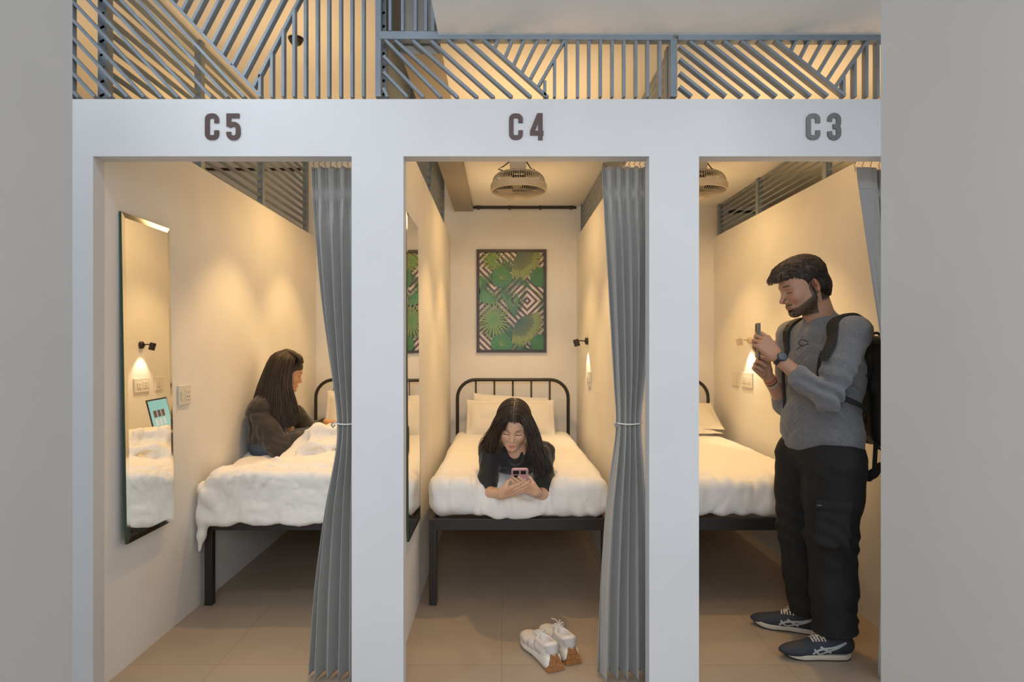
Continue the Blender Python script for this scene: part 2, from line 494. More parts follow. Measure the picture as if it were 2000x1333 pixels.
# tall panel over the left opening
r = empty('lattice_panel', L(440, YT), 'tall blue grey steel lattice with diagonal and upright bars above the C 5 opening', 'lattice')
topy = -118
MB().bar(L(141, YT), L(141, topy), 0.014, 0.035).build('post', M_STEEL, r, bevel=0.001)
MB().bar(L(740, YT), L(740, topy), 0.022, 0.035).build('post', M_STEEL, r, bevel=0.001)
MB().bar(L(134, topy), L(740, topy), 0.02, 0.035).build('rail', M_STEEL, r, bevel=0.001)
sl = 195 / (512 - 331.0)          # slope of the diagonals
segs = []
for k in range(12):
    xb = 512 - 32.4 * k if k else 512
    if xb < 150: break
    xt = xb - (YT - topy) / sl
    if xt < 141: segs.append(((xb, YT), (141, YT - (xb - 141) * sl)))
    else: segs.append(((xb, YT), (xt, topy)))
bound = segs[0]
for k in range(15):               # second family leans the other way
    t = 18 + 21.3 * k
    yb = YT - t; xb = at(bound[0], bound[1], yb)
    if yb < topy + 8: break
    dx = (yb - topy) / 1.92
    segs.append(((xb, yb), (xb + dx, topy)))
f0 = [s_ for s_ in segs if s_[0][1] < YT - 5][0]
for k, x in enumerate((509, 532, 555, 576, 598, 621, 643, 666, 688, 711)):
    ty = max(topy, 118 - 40 * k - (14 if k else 0))
    # uprights end on the first leaning bar
    ty = max(topy, f0[0][1] - (x - f0[0][0]) * 1.92) if x > f0[0][0] else 150
    segs.append(((x, YT), (x, ty)))
lattice_bars(r, segs)
# low panel over the middle opening
r = empty('lattice_panel', L(1030, YT), 'long low steel lattice between the tall lattice and the thick post', 'lattice')
MB().bar(L(742, 73), L(1313, 75), 0.030, 0.04).build('rail', M_STEEL, r, bevel=0.001)
MB().bar(L(1314, YT), L(1314, 80), 0.026, 0.035).build('post', M_STEEL, r, bevel=0.001)
segs = []
for xb, top in ((758, None), (797, None), (828, None), (862, (753, 80)), (895, (772, 80)), (933, (806, 80)), (965, (841, 80)), (1000, (874, 80)), (1037, (911, 80)), (1070, (944, 80))):
    if top is None:
        yl = {758: 175, 797: 143, 828: 112}[xb]; segs.append(((xb, YT), (750, yl)))
    else: segs.append(((xb, YT), top))
for a, b in (((965, 98), 972), ((986, 114), 1000), ((1003, 128), 1024), ((1019, 143), 1050), ((1035, 157), 1077), ((1051, 171), 1103)):
    segs.append((a, (b, 80)))
for x, t in ((1064, 160), (1083, 118), (1105, 80), (1128, 80), (1150, 80), (1172, 80), (1195, 80), (1218, 80), (1241, 80), (1264, 80), (1288, 80)):
    segs.append(((x, YT), (x, t)))
lattice_bars(r, segs)
# low panel over the right opening
r = empty('lattice_panel', L(1560, YT), 'low steel lattice of broad slanting bars running behind the right wall', 'lattice')
MB().bar(L(1322, 75), L(1900, 76), 0.030, 0.04).build('rail', M_STEEL, r, bevel=0.001)
segs = []
for k in range(11):
    xb = 1647 - 33.0 * k; xt = 1512 - 33.3 * k
    if xt >= 1326: segs.append(((xb, YT - 2), (xt, 82)))
    elif xb > 1330: segs.append(((xb, YT - 2), (1326, YT - 2 - (xb - 1326) * 0.80)))
for a, b in (((1542, 104), 1553), ((1560, 118), 1578), ((1578, 132), 1606), ((1596, 146), 1634), ((1613, 159), 1663), ((1630, 172), 1691)):
    segs.append((a, (b, 82)))
for x, t in ((1645, 152), (1667, 118), (1690, 84), (1712, 82), (1735, 82), (1758, 82), (1781, 82)):
    segs.append(((x, YT), (x, t)))
lattice_bars(r, segs)
# narrow upright bars above the low panel, up to the high ceiling
r = empty('lattice_panel', L(795, 60), 'narrow row of four upright steel bars beside the low ceiling edge', 'lattice')
MB().bar(L(846, 64), L(846, -118), 0.012, 0.03).build('post', M_STEEL, r)
lattice_bars(r, [((x, 64), (x, -118)) for x in (763, 787, 812, 832)])

# lattices on top of the partitions, running back
def side_lattice(x, y0, y1, z1, posts, label, rods, deep=0.028):
    r = empty('lattice_panel', (x, (y0 + y1) / 2, TOP - 0.01), label, 'lattice')
    for y in (y0 + 0.022,) + tuple(posts):
        MB().box((x - 0.018, y - 0.022, TOP - 0.01), (x + 0.018, y + 0.022, z1)).build('post', M_STEEL, r, bevel=0.001)
    for k in range(rods):
        z = TOP + 0.004 + (z1 - TOP - 0.02) * k / (rods - 1)
        MB().bar((x, y0, z), (x, y1, z), 0.010, deep, up=(1, 0, 0.55)).build('bar', M_STEEL, r)
    return r
side_lattice(XL5 - 0.03, FY1 + 0.04, 5.26, CH, (3.40, 4.27, 5.24), 'steel rods and posts high on the wall over the sitting woman', 13, 0.02)
side_lattice(XL4 - 0.048, FY1 + 0.04, 5.20, CH, (3.30, 4.2, 5.15), 'steel rods above the middle bunk wall that carries the narrow mirror', 13)
side_lattice(XR4 + 0.045, FY1 + 0.04, 5.40, CL, (3.30, 4.2, 5.37), 'steel rods above the wall with the black reading lamp, beside the curtain', 7)
side_lattice(XR3 + 0.03, FY1 + 0.04, 5.40, CL, (3.60, 4.55, 5.36), 'steel rods and posts above the wall behind the standing man', 7, 0.02)

# cable conduits on the back wall
M_PIPE = mat('dark_conduit', (0.035, 0.022, 0.014), 0.5)
def conduit(x0, x1, z, label):
    mb = MB().cyl((x0, BACK - 0.015, z), (x1, BACK - 0.015, z), 0.011, 10)
    for t in (0.05, 0.35, 0.65, 0.95):
        x = x0 + (x1 - x0) * t; mb.box((x - 0.008, BACK - 0.03, z - 0.016), (x + 0.008, BACK, z + 0.016))
    return setp(mb.build('conduit_pipe', M_PIPE), label, 'pipe')
conduit(-0.24, 0.63, 2.535, 'dark cable conduit along the top of the C 4 back wall')
conduit(-3.05, -1.70, 2.86, 'dark cable conduit seen through the C 5 side lattice')
conduit(1.92, 2.85, 2.50, 'dark cable conduit high behind the rods over the standing man')

# ---------------------------------------------------------------- letters and digits on the header
def stroke(path, w_):
    P = np.array(path, float); P = P[np.r_[True, np.linalg.norm(np.diff(P, axis=0), axis=1) > 0.3]]; n = len(P)
    L_, R_ = [], []
    for i in range(n):
        d0 = P[i] - P[i-1] if i else P[1] - P[0]; d1 = P[i+1] - P[i] if i < n-1 else P[-1] - P[-2]
        d0 = d0 / np.linalg.norm(d0); d1 = d1 / np.linalg.norm(d1)
        n0 = np.array([-d0[1], d0[0]]); n1 = np.array([-d1[1], d1[0]]); m = n0 + n1; m /= np.linalg.norm(m)
        k = w_ / 2 / max(0.5, m.dot(n0)); L_.append(P[i] + m * k); R_.append(P[i] - m * k)
    return L_, R_
def arc(cx, cy, r, a0, a1, n=7, ry=None):
    return [(cx + r * math.cos(math.radians(a)), cy + (ry or r) * math.sin(math.radians(a))) for a in np.linspace(a0, a1, n)]
S_ = 0.00199                     # metres per photo pixel on the wall face
def glyph(ch, px, m, name, label):
    # local pixel units: width 27, height 52, y up from baseline
    w_ = 9.0; paths = []
    if ch == 'C': paths = [[(22.5, 33)] + [(22.5, 40)] + arc(15.5, 40, 7, 20, 90, 5)[0:] + [(11.5, 47)] + arc(11.5, 40, 7, 100, 180, 5) + [(4.5, 12)] + arc(11.5, 12, 7, 190, 270, 5) + arc(15.5, 12, 7, 280, 360, 5) + [(22.5, 19)]]
    if ch == '5': paths = [[(25, 47), (4.5, 47), (4.5, 26.5)], [(4.5, 28)] + arc(14, 22.5, 8.5, 90, 0, 5) + arc(14.5, 12.5, 8, 0, -90, 5) + arc(12.5, 12.5, 8, -90, -180, 5) + [(4.5, 16)]]
    if ch == '4': paths = [[(21, 0), (21, 52)], [(19, 50), (5, 15.5)], [(1, 13.5), (27, 13.5)]]
    if ch == '3': paths = [[(4.5, 36)] + arc(13, 40, 8, 180, 90, 5) + arc(14, 40, 8, 90, 0, 5) + [(22, 33)] + arc(15, 33, 7, 0, -80, 4) + [(11, 26)], [(11, 26)] + arc(15, 20, 7, 80, 0, 4) + [(22, 13)] + arc(14, 12.5, 8, 0, -90, 5) + arc(13, 12.5, 8, -90, -180, 5) + [(4.5, 17)]]
    mb = MB(); y0 = FY0 - 0.005
    def put(a, b, d): return ((px - 980) * FY0 / F + a * S_, d, CAMZ + (684 - 274.5) * FY0 / F + b * S_)
    for pi_, p in enumerate(paths):
        y0 = FY0 - 0.005 - 0.0005 * pi_
        l, r_ = stroke(p, w_); n = len(l); V = []; Fc = []
        for i in range(n):
            V += [put(*l[i], y0), put(*r_[i], y0), put(*r_[i], FY0), put(*l[i], FY0)]
        for i in range(n - 1):
            for k in range(4): Fc.append((i*4+k, i*4+(k+1) % 4, (i+1)*4+(k+1) % 4, (i+1)*4+k))
        Fc += [(0, 1, 2, 3), tuple((n-1)*4+k for k in (3, 2, 1, 0))]
        mb.add(V, Fc)
    return setp(mb.build(name, m), label, 'sign', 'bunk letters and digits on the header')
M_L5 = mat('brown_letter_plate', (0.075, 0.040, 0.036), 0.5, var=0.15, vscale=60)
M_L3 = mat('grey_letter_plate', (0.10, 0.095, 0.10), 0.4, var=0.12, vscale=60)
glyph('C', 401, M_L5, 'metal_letter', 'dark brown letter C on the header above the sitting woman')
glyph('5', 443, M_L5, 'metal_digit', 'dark brown digit 5 on the header above the sitting woman')
glyph('C', 994, M_L5, 'metal_letter', 'dark brown letter C on the header above the leaf print')
glyph('4', 1034, M_L5, 'metal_digit', 'dark brown digit 4 on the header above the framed print')
glyph('C', 1574, M_L3, 'metal_letter', 'grey letter C on the header, left of the grey 3')
glyph('3', 1615, M_L3, 'metal_digit', 'grey digit 3 on the header above the standing man')

# ---------------------------------------------------------------- mirrors
M_MIRROR = mat('mirror_glass', (0.92, 0.92, 0.90), 0.01, 1.0)
M_BEVEL = mat('mirror_bevel', (0.85, 0.84, 0.78), 0.08, 1.0)
M_GREEN = mat('mirror_glass_edge', (0.02, 0.07, 0.035), 0.15, spec=0.8)
def mirror(xw, y0, y1, z0, z1, lean, label):
    r = empty('wall_mirror', (xw + 0.01, (y0+y1)/2, z0), label, 'mirror', None)
    def pt(y, z, d):              # d away from the wall
        t = (z1 - z) / (z1 - z0); return (xw + 0.006 + lean * t + d, y, z)
    th = 0.006; b = 0.022
    mb = MB(); o = [(y0, z0), (y1, z0), (y1, z1), (y0, z1)]
    i_ = [(y0+b, z0+b), (y1-b, z0+b), (y1-b, z1-b), (y0+b, z1-b)]
    MB().add([pt(y, z, th + 0.0015) for y, z in i_], [(0, 1, 2, 3)]).build('glass', M_MIRROR, r)
    mb.add([pt(y, z, th) for y, z in o] + [pt(y, z, th + 0.0015) for y, z in i_], [(0, 1, 5, 4), (1, 2, 6, 5), (2, 3, 7, 6), (3, 0, 4, 7)])
    mb.build('bevelled_border', M_BEVEL, r)
    mb = MB(); mb.add([pt(y, z, th - 0.0005) for y, z in o] + [pt(y, z, -0.004) for y, z in o], [(0, 1, 2, 3), (4, 5, 6, 7), (0, 1, 5, 4), (1, 2, 6, 5), (2, 3, 7, 6), (3, 0, 4, 7)])
    mb.build('glass_edge', M_GREEN, r)
mirror(XL5, 2.63, 3.01, 0.53, 1.90, 0.024, 'tall mirror with green glass edge on the left bunk wall')
mirror(XL4, 2.83, 3.23, 0.48, 1.945, 0.012, 'narrow mirror beside the middle bunk opening showing the leaf print')

# ---------------------------------------------------------------- switch plates
M_PLATE = mat('white_switch_plastic', (0.72, 0.70, 0.64), 0.3)
M_HOLE = mat('socket_hole', (0.03, 0.03, 0.03), 0.5)
def plate(xw, sgn, y, z, wy, hz, label, socket=True, nsw=1, group=None):
    r = empty('socket_plate' if socket else 'switch_plate', (xw, y, z - hz/2), label, 'wall socket' if socket else 'wall switch', group)
    x = lambda d: xw + sgn * d
    def bx(name, m, ya, yb, za, zb, d0, d1, bev=0.0015):
        MB().box((min(x(d0), x(d1)), ya, za), (max(x(d0), x(d1)), yb, zb)).build(name, m, r, bevel=bev)
    bx('face_plate', M_PLATE, y - wy/2, y + wy/2, z - hz/2, z + hz/2, 0, 0.010, 0.003)
    for k in range(nsw):
        yy = y - wy * 0.28 + k * 0.026
        bx('rocker', M_PLATE, yy - 0.010, yy + 0.010, z - 0.022, z + 0.018, 0.010, 0.014)
    if socket:
        bx('socket_insert', M_PLATE, y + wy*0.02, y + wy*0.42, z - 0.024, z + 0.026, 0.010, 0.0125)
        mb = MB()
        for dy, dz in ((0.0, 0.013), (-0.009, -0.008), (0.009, -0.008)):
            yc = y + wy*0.22 + dy; mb.cyl((x(0.0124), yc, z + dz), (x(0.0131), yc, z + dz), 0.0035, 10)
        mb.build('pin_holes', M_HOLE, r)
plate(XL5, 1, 3.165, 1.107, 0.118, 0.098, 'white switched socket on the left wall beside the tall mirror')
plate(XR5, -1, 4.55, 1.115, 0.19, 0.10, 'wide white switch plate below the reading lamp in the mirror', True, 2)
plate(XR5, -1, 4.78, 1.115, 0.11, 0.10, 'smaller white switch plate right of the wide plate in the mirror', False, 2)
plate(XR4, -1, 4.62, 1.12, 0.18, 0.11, 'white switched socket below the reading lamp of the C 4 bunk', True, 2)
plate(XR3, -1, 4.68, 1.11, 0.20, 0.11, 'white switched socket under the reading lamp of the C 3 bunk', True, 2)
plate(XR3, -1, 4.92, 1.11, 0.13, 0.11, 'smaller switch plate nearer the headboard of the C 3 bunk', False, 1)

# ---------------------------------------------------------------- reading lamps
M_BLACK = mat('black_lamp_metal', (0.02, 0.018, 0.018), 0.4)
M_IVORY = mat('ivory_lamp_metal', (0.62, 0.52, 0.40), 0.4)
M_BULB = mat('warm_bulb', (1, 0.9, 0.7), 0.3, emit=(1.0, 0.82, 0.55), estr=14)
def reading_lamp(xw, y, z, m, label, power=2.6):
    r = empty('reading_lamp', (xw, y, z - 0.03), label, 'lamp', 'reading lamps beside the beds')
    MB().lathe([(0.0, 0), (0.026, 0), (0.026, 0.016), (0.020, 0.022), (0, 0.022)], (xw, y, z), (-1, 0, 0)).build('wall_mount', m, r, smooth=False)
    MB().tube([(xw - 0.02, y, z), (xw - 0.05, y, z + 0.004), (xw - 0.075, y, z)], 0.0045, 8).build('arm', m, r, smooth=True)
    c = np.array((xw - 0.085, y, z - 0.012)); ax = np.array((0.28, -0.05, -1.0)); ax /= np.linalg.norm(ax)
    h_ = MB(); h_.lathe([(0, -0.026), (0.019, -0.026), (0.021, -0.022), (0.021, 0.026), (0.018, 0.026), (0.017, -0.01), (0, -0.012)], c, ax, 24)
    head = h_.build('lamp_head', m, r, smooth=False)
    MB().lathe([(0, -0.008), (0.014, -0.006), (0.0155, 0.012), (0.008, 0.021), (0, 0.023)], c, ax, 16).build('bulb', M_BULB, r, smooth=True)
    sp = spot('reading_light', tuple(c + ax * 0.03), tuple(c + ax), power, (1.0, 0.80, 0.52), 84, 0.5, 0.012)
reading_lamp(XR5, 4.56, 1.40, M_BLACK, 'black reading lamp reflected in the tall left mirror', 3)
reading_lamp(XR4, 4.72, 1.395, M_BLACK, 'black reading lamp on the right wall of the C 4 bunk', 3)
reading_lamp(XR3, 4.62, 1.40, M_IVORY, 'ivory reading lamp behind the standing man\'s hands', 5)

# ---------------------------------------------------------------- ceiling fans and ceiling bulbs
M_FAN = mat('cream_fan_plastic', (0.60, 0.53, 0.42), 0.45)
M_FMOT = mat('dark_fan_motor', (0.07, 0.05, 0.035), 0.5)
def fan(x, y, label, ztop=CL):
    root = empty('ceiling_fan', (x, y, ztop), label, 'fan', 'small caged ceiling fans'); R_ = 0.172; zr = 2.355
    mb = MB(); mb.box((x - 0.055, y - 0.04, zr + 0.10), (x + 0.045, y + 0.04, ztop)); mb.build('mounting_box', M_FAN, root, bevel=0.004)
    mb = MB(); mb.tube([(x - 0.06, y, ztop - 0.03), (x - 0.10, y - 0.02, zr + 0.13), (x - 0.13, y - 0.02, zr + 0.115), (x - 0.07, y, zr + 0.10)], 0.004, 6)
    mb.tube([(x + 0.05, y, ztop - 0.03), (x + 0.075, y - 0.02, zr + 0.12), (x + 0.10, y - 0.02, zr + 0.112), (x + 0.06, y, zr + 0.09)], 0.004, 6)
    mb.build('cable', M_FMOT, root, smooth=True)
    MB().lathe([(R_ + 0.003, 0.022), (R_ + 0.006, 0.018), (R_ + 0.006, -0.022), (R_ - 0.004, -0.024), (R_ - 0.004, 0.022), (R_ + 0.003, 0.022)], (x, y, zr), seg=48).build('rim', M_FAN, root, smooth=False)
    mb = MB()
    n = 72
    for k in range(n):
        a = 2 * math.pi * k / n; ca, sa = math.cos(a), math.sin(a)
        P = [(rr * ca + x, rr * sa + y, zr + hh) for rr, hh in ((R_, 0.018), (R_ - 0.012, 0.06), (R_ - 0.035, 0.085), (R_ - 0.08, 0.092), (0.04, 0.094))]
        mb.tube(P, 0.0016, 4, cap=False)
    for rr, hh in ((R_ - 0.022, 0.074), (0.07, 0.094)):
        mb.tube([(x + rr * math.cos(a), y + rr * math.sin(a), zr + hh) for a in np.linspace(0, 2*math.pi, 40, endpoint=False)], 0.002, 4, closed=True)
    mb.build('upper_cage', M_FAN, root)
    mb = MB()
    for k in range(n):
        a = 2 * math.pi * k / n; ca, sa = math.cos(a), math.sin(a)
        mb.tube([(rr * ca + x, rr * sa + y, zr + hh) for rr, hh in ((R_, -0.020), (R_ - 0.05, -0.042), (0.06, -0.058), (0.03, -0.06))], 0.0016, 4, cap=False)
    for rr in (0.05, 0.09, 0.13):
        hh = -0.058 + (rr - 0.06) * 0.3 if rr > 0.06 else -0.06
        mb.tube([(x + rr * math.cos(a), y + rr * math.sin(a), zr + hh) for a in np.linspace(0, 2*math.pi, 40, endpoint=False)], 0.0018, 4, closed=True)
    mb.lathe([(0, -0.066), (0.032, -0.064), (0.036, -0.056), (0, -0.054)], (x, y, zr), seg=24)
    mb.build('lower_cage', M_FAN, root)
    MB().lathe([(0, -0.02), (0.04, -0.02), (0.045, 0.0), (0.045, 0.075), (0, 0.08)], (x, y, zr), seg=24).build('motor', M_FMOT, root, smooth=False)
    for k in range(3):
        a = 2 * math.pi * k / 3 + 0.5; e = np.array((math.cos(a), math.sin(a), 0)); q = np.array((-math.sin(a), math.cos(a), 0)); c = np.array((x, y, zr - 0.01))
        V = [c + e*0.035 + q*0.02 + (0, 0, .006), c + e*0.035 - q*0.02 - np.array((0, 0, .006)), c + e*0.14 - q*0.045 - np.array((0, 0, .014)), c + e*0.15 + q*0.03 + (0, 0, .012)]
        V2 = [v + np.array((0, 0, 0.002)) for v in V]
        MB().add(V + V2, [(0, 1, 2, 3), (7, 6, 5, 4), (0, 4, 5, 1), (1, 5, 6, 2), (2, 6, 7, 3), (3, 7, 4, 0)]).build('blade', M_FAN, root)
fan(0.107, 4.05, 'small cream caged fan hanging from the C 4 ceiling')
fan(1.245, 4.05, 'small cream caged fan cut off by the C 3 opening edge')
def downlight(x, y, z, ztop, label):
    r = empty('ceiling_bulb', (x, y, ztop), label, 'ceiling light', 'warm bulbs on the bunk ceilings')
    MB().lathe([(0, 0), (0.045, 0), (0.045, -0.012), (0.03, -0.03), (0.02, -(ztop - z) + 0.03), (0, -(ztop - z) + 0.03)], (x, y, ztop), seg=24).build('lamp_holder', M_FAN, r)
    MB().lathe([(0.02, 0.03), (0.027, 0.012), (0.024, -0.002), (0.012, -0.010), (0, -0.012)], (x, y, z), seg=20).build('bulb', M_BULB, r, smooth=True)
downlight(0.076, 4.66, 2.47, CL, 'small glowing bulb just under the fully visible caged fan')
downlight(1.235, 4.62, 2.47, CL, 'small glowing bulb at the caged fan cut off by the white pier')
# dark round fixture seen between the bars of the tall lattice
def dome():
    c = W(578, 80, 3.365)
    r = empty('dome_fixture', (c[0], c[1], CH), 'small dark round fixture behind the tall lattice bars', 'ceiling fixture')
    MB().lathe([(0, 0), (0.040, 0), (0.040, -0.006), (0, -0.006)], (c[0], c[1], CH), seg=24).build('base_ring', M_BLACK, r)
    MB().lathe([(0.036, -0.005), (0.034, -0.018), (0.024, -0.032), (0.010, -0.038), (0, -0.039)], (c[0], c[1], CH), seg=24).build('housing', M_BLACK, r, smooth=True)
dome()
# ---------------------------------------------------------------- beds
M_BED = mat('black_bed_steel', (0.022, 0.018, 0.016), 0.38, bump=0.03, bscale=40)
M_SHEET = mat('white_bed_linen', (0.86, 0.85, 0.83), 0.85, bump=0.3, bscale=14, detail=4, sheen=0.2)
M_DUVET = mat('cream_duvet_linen', (0.86, 0.84, 0.80), 0.9, bump=0.35, bscale=16, detail=4, sheen=0.2)
M_PILLOW = mat('white_pillow_linen', (0.80, 0.76, 0.68), 0.85, bump=0.2, bscale=16, detail=4, sheen=0.2)
YF, YH = 3.325, 5.27
def bed(x0, x1, label):
    r = empty('bed_frame', ((x0+x1)/2, (YF+YH)/2, 0), label, 'bed', None)
    MB().box((x0, YF, 0.392), (x1, YF + 0.03, 0.452)).build('front_rail', M_BED, r, bevel=0.002)
    for xx in (x0, x1 - 0.03):
        MB().box((xx, YF + 0.03, 0.392), (xx + 0.03, YH - 0.02, 0.452)).build('side_rail', M_BED, r, bevel=0.002)
    for k in range(9):
        y = YF + 0.2 + k * 0.2
        MB().box((x0 + 0.03, y, 0.425), (x1 - 0.03, y + 0.05, 0.445)).build('slat', M_BED, r)
    for xx in (x0, x1 - 0.04):
        for yy in (YF, YH - 0.06):
            MB().box((xx, yy, 0), (xx + 0.04, yy + 0.04, 0.392)).build('leg', M_BED, r, bevel=0.002)
    R_ = 0.15; zt = 1.085; a, b = x0 + 0.013, x1 - 0.013
    P = [(a, YH, 0.40), (a, YH, 0.6)] + [(a + R_ - R_*math.cos(t), YH, zt - R_ + R_*math.sin(t)) for t in np.linspace(0, math.pi/2, 9)] \
      + [(b - R_ + R_*math.sin(t), YH, zt - R_ + R_*math.cos(t)) for t in np.linspace(0, math.pi/2, 9)] + [(b, YH, 0.6), (b, YH, 0.40)]
    MB().tube(P, 0.0135, 12).build('headboard_hoop', M_BED, r, smooth=True)
    for k in range(5):
        xx = x0 + 0.165 + (x1 - x0 - 0.33) * k / 4
        MB().cyl((xx, YH, 0.44), (xx, YH, zt), 0.008, 10).build('headboard_bar', M_BED, r, smooth=True)
    MB().cyl((a, YH, 0.47), (b, YH, 0.47), 0.010, 10).build('headboard_rail', M_BED, r, smooth=True)
bed(-1.545, -0.60, 'black steel bed frame of the C 5 bunk, under the rumpled duvet')
bed(-0.378, 0.560, 'black steel bed frame of the C 4 bunk, with a hooped headboard')
bed(0.778, 1.712, 'black steel bed frame of the C 3 bunk, behind the standing man')

def folds(P, amp, f, seed, aniso=(1, 1, 1)):
    n = vnoise(P * np.array(aniso), f, seed)
    return amp * (1 - np.abs(n) * 2)
def mattress(x0, x1, label, extra=None, seed=0, wr=1.0, z1=0.672, droop=0.0):
    s = SDF(); y0, y1 = YF - 0.012, YH - 0.02
    s.box(((x0+x1)/2, (y0+y1)/2, (0.452+z1)/2), ((x1-x0)/2, (y1-y0)/2, (z1-0.452)/2), 0.075)
    if extra: extra(s)
    def disp(P):
        fr = sstep(YF + 0.35, YF, P[:, 1])
        q = P + 0.05 * np.stack([vnoise(P, 4, 11), vnoise(P, 4, 12), vnoise(P, 4, 13)], -1)
        d = fr * 0.0045 * np.sin(P[:, 0] * 60 + P[:, 2] * 14 + 8 * vnoise(P, 3.5, seed + 14)) * sstep(-.2, .5, vnoise(P, 4.5, seed + 15)) + folds(q, 0.0055*wr, 5.0, seed, (1, 0.6, 0.5)) + folds(q, 0.0025*wr, 12.0, seed+9, (1, 0.8, 0.5)) + 0.002 * fbm(P, 9, seed+3)
        d = d + fr * (folds(q, 0.016*wr, 9.0, seed+5, (1.4, 0.5, 0.35)) + folds(q, 0.007*wr, 22.0, seed+6, (1.4, 0.5, 0.4))) * sstep(0.45, 0.52, P[:, 2])
        return d
    s.disp = disp
    V, Q = s.mesh(0.009)
    lo = V[:, 2] < 0.4535
    V[lo, 2] = 0.4535
    return setp(raw('mattress', V, Q, M_SHEET), label, 'mattress')
def dentC4(s):
    s.ell((0.075, 3.30, 0.78), (0.235, 0.19, 0.205), k=0.09, op='s')
    s.ell((0.085, 3.75, 0.80), (0.20, 0.48, 0.155), k=0.07, op='s')
    s.ell((0.06, 3.318, 0.50), (0.17, 0.03, 0.05), k=0.05)
mattress(-1.545, -0.60, 'white mattress of the C 5 bunk below the duvet', lambda s: s.cap((-1.60, 3.1, .70), (-1.60, 4.0, .70), .13, k=.05, op='s'), seed=1, z1=0.655)
mattress(-0.382, 0.562, 'white mattress of the C 4 bunk dented by the lying woman', dentC4, seed=2)
mattress(0.770, 1.715, 'white covered mattress of the C 3 bunk behind the man', seed=3, wr=1.3)

# duvet of the C 5 bunk
def duvet():
    s = SDF()
    s.box((-1.07, 3.95, 0.672), (0.495, 0.67, 0.024), 0.022, k=0.03)
    s.box((-1.068, 3.294, 0.565), (0.490, 0.038, 0.132), 0.026, k=0.06)
    s.cap((-1.625, 3.15, 0.765), (-1.625, 3.75, 0.765), 0.125, k=0.07, op='s')
    s.chain([(-1.530, 3.31, 0.60), (-1.535, 3.285, 0.47), (-1.540, 3.276, 0.38), (-1.545, 3.270, 0.305)], [0.016, 0.019, 0.014, 0.004], k=0.025)
    s.cap((-1.52, 3.285, 0.47), (-1.540, 3.28, 0.36), 0.014, 0.008, k=0.02)
    # rumpled pile in front of the sitting woman
    for px, py, Y, rx, ry, rz in ((612, 862, 3.86, .13, .15, .055), (640, 850, 3.98, .15, .13, .075), (600, 876, 3.78, .12, .12, .035), (665, 848, 3.92, .14, .16, .08),
                                  (560, 905, 3.62, .16, .14, .022), (640, 890, 3.6, .2, .14, .035), (690, 880, 3.75, .15, .2, .06)):
        s.ell(W(px, py + 16, Y), (rx, ry, rz), k=0.05)
    s.ell((-1.02, 3.98, 0.755), (.27, .27, .105), k=0.05); s.ell((-0.85, 3.95, 0.77), (.22, .24, .10), k=0.05)
    s.chain([W(583, 872, 3.80), W(600, 846, 3.80), W(630, 838, 3.80), W(670, 842, 3.80)], [.012, .022, .026, .03], k=0.03)
    s.chain([W(585, 880, 3.70), W(610, 868, 3.68), W(640, 872, 3.66), W(665, 868, 3.66)], [.014, .02, .018, .02], k=0.025)
    s.chain([W(470, 915, 3.55), W(540, 902, 3.6), (-1.0, 3.62, 0.71), (-0.8, 3.6, 0.70)], [.008, .014, .012, .01], k=0.03)
    s.chain([(-1.45, 3.38, 0.692), (-1.2, 3.45, 0.70), (-0.95, 3.42, 0.70), (-0.65, 3.50, 0.70)], [.006, .012, .012, .006], k=0.03)
    def disp(P):
        q = P + 0.06 * np.stack([vnoise(P, 3, 11), vnoise(P, 3, 12), vnoise(P, 3, 13)], -1)
        d = np.minimum(folds(q, 0.010, 6.0, 21, (1, 0.7, 0.6)) + folds(q, 0.007, 13.0, 22, (1, 0.8, 0.7)) + folds(q, 0.0035, 27.0, 23) - 0.006 + 0.008 * np.sin((P[:, 0] * 34 + P[:, 2] * 24 + 9 * vnoise(P, 3.2, 24))) * sstep(-.4, .4, vnoise(P, 4.0, 25)) + 0.004 * np.sin((P[:, 0] * 70 - P[:, 2] * 60 + 12 * vnoise(P, 4.2, 26))) * sstep(-.2, .5, vnoise(P, 5.0, 27)), 0.011)
        lw = sstep(.52, .45, P[:, 2]) * sstep(-1.40, -1.50, P[:, 0]); d = d * (1 - lw) - .001 * lw
        low = sstep(3.36, 3.30, P[:, 1]) * sstep(0.52, 0.44, P[:, 2])
        return d + low * 0.006 * np.sin(P[:, 0] * 14)
    s.disp = disp
    V, Q = s.mesh(0.0065)
    V[:, 0] = np.maximum(V[:, 0], XL5 + 0.003)
    return setp(raw('duvet', V, Q, M_DUVET), 'rumpled cream duvet hanging over the front of the C 5 bed', 'duvet')
duvet()

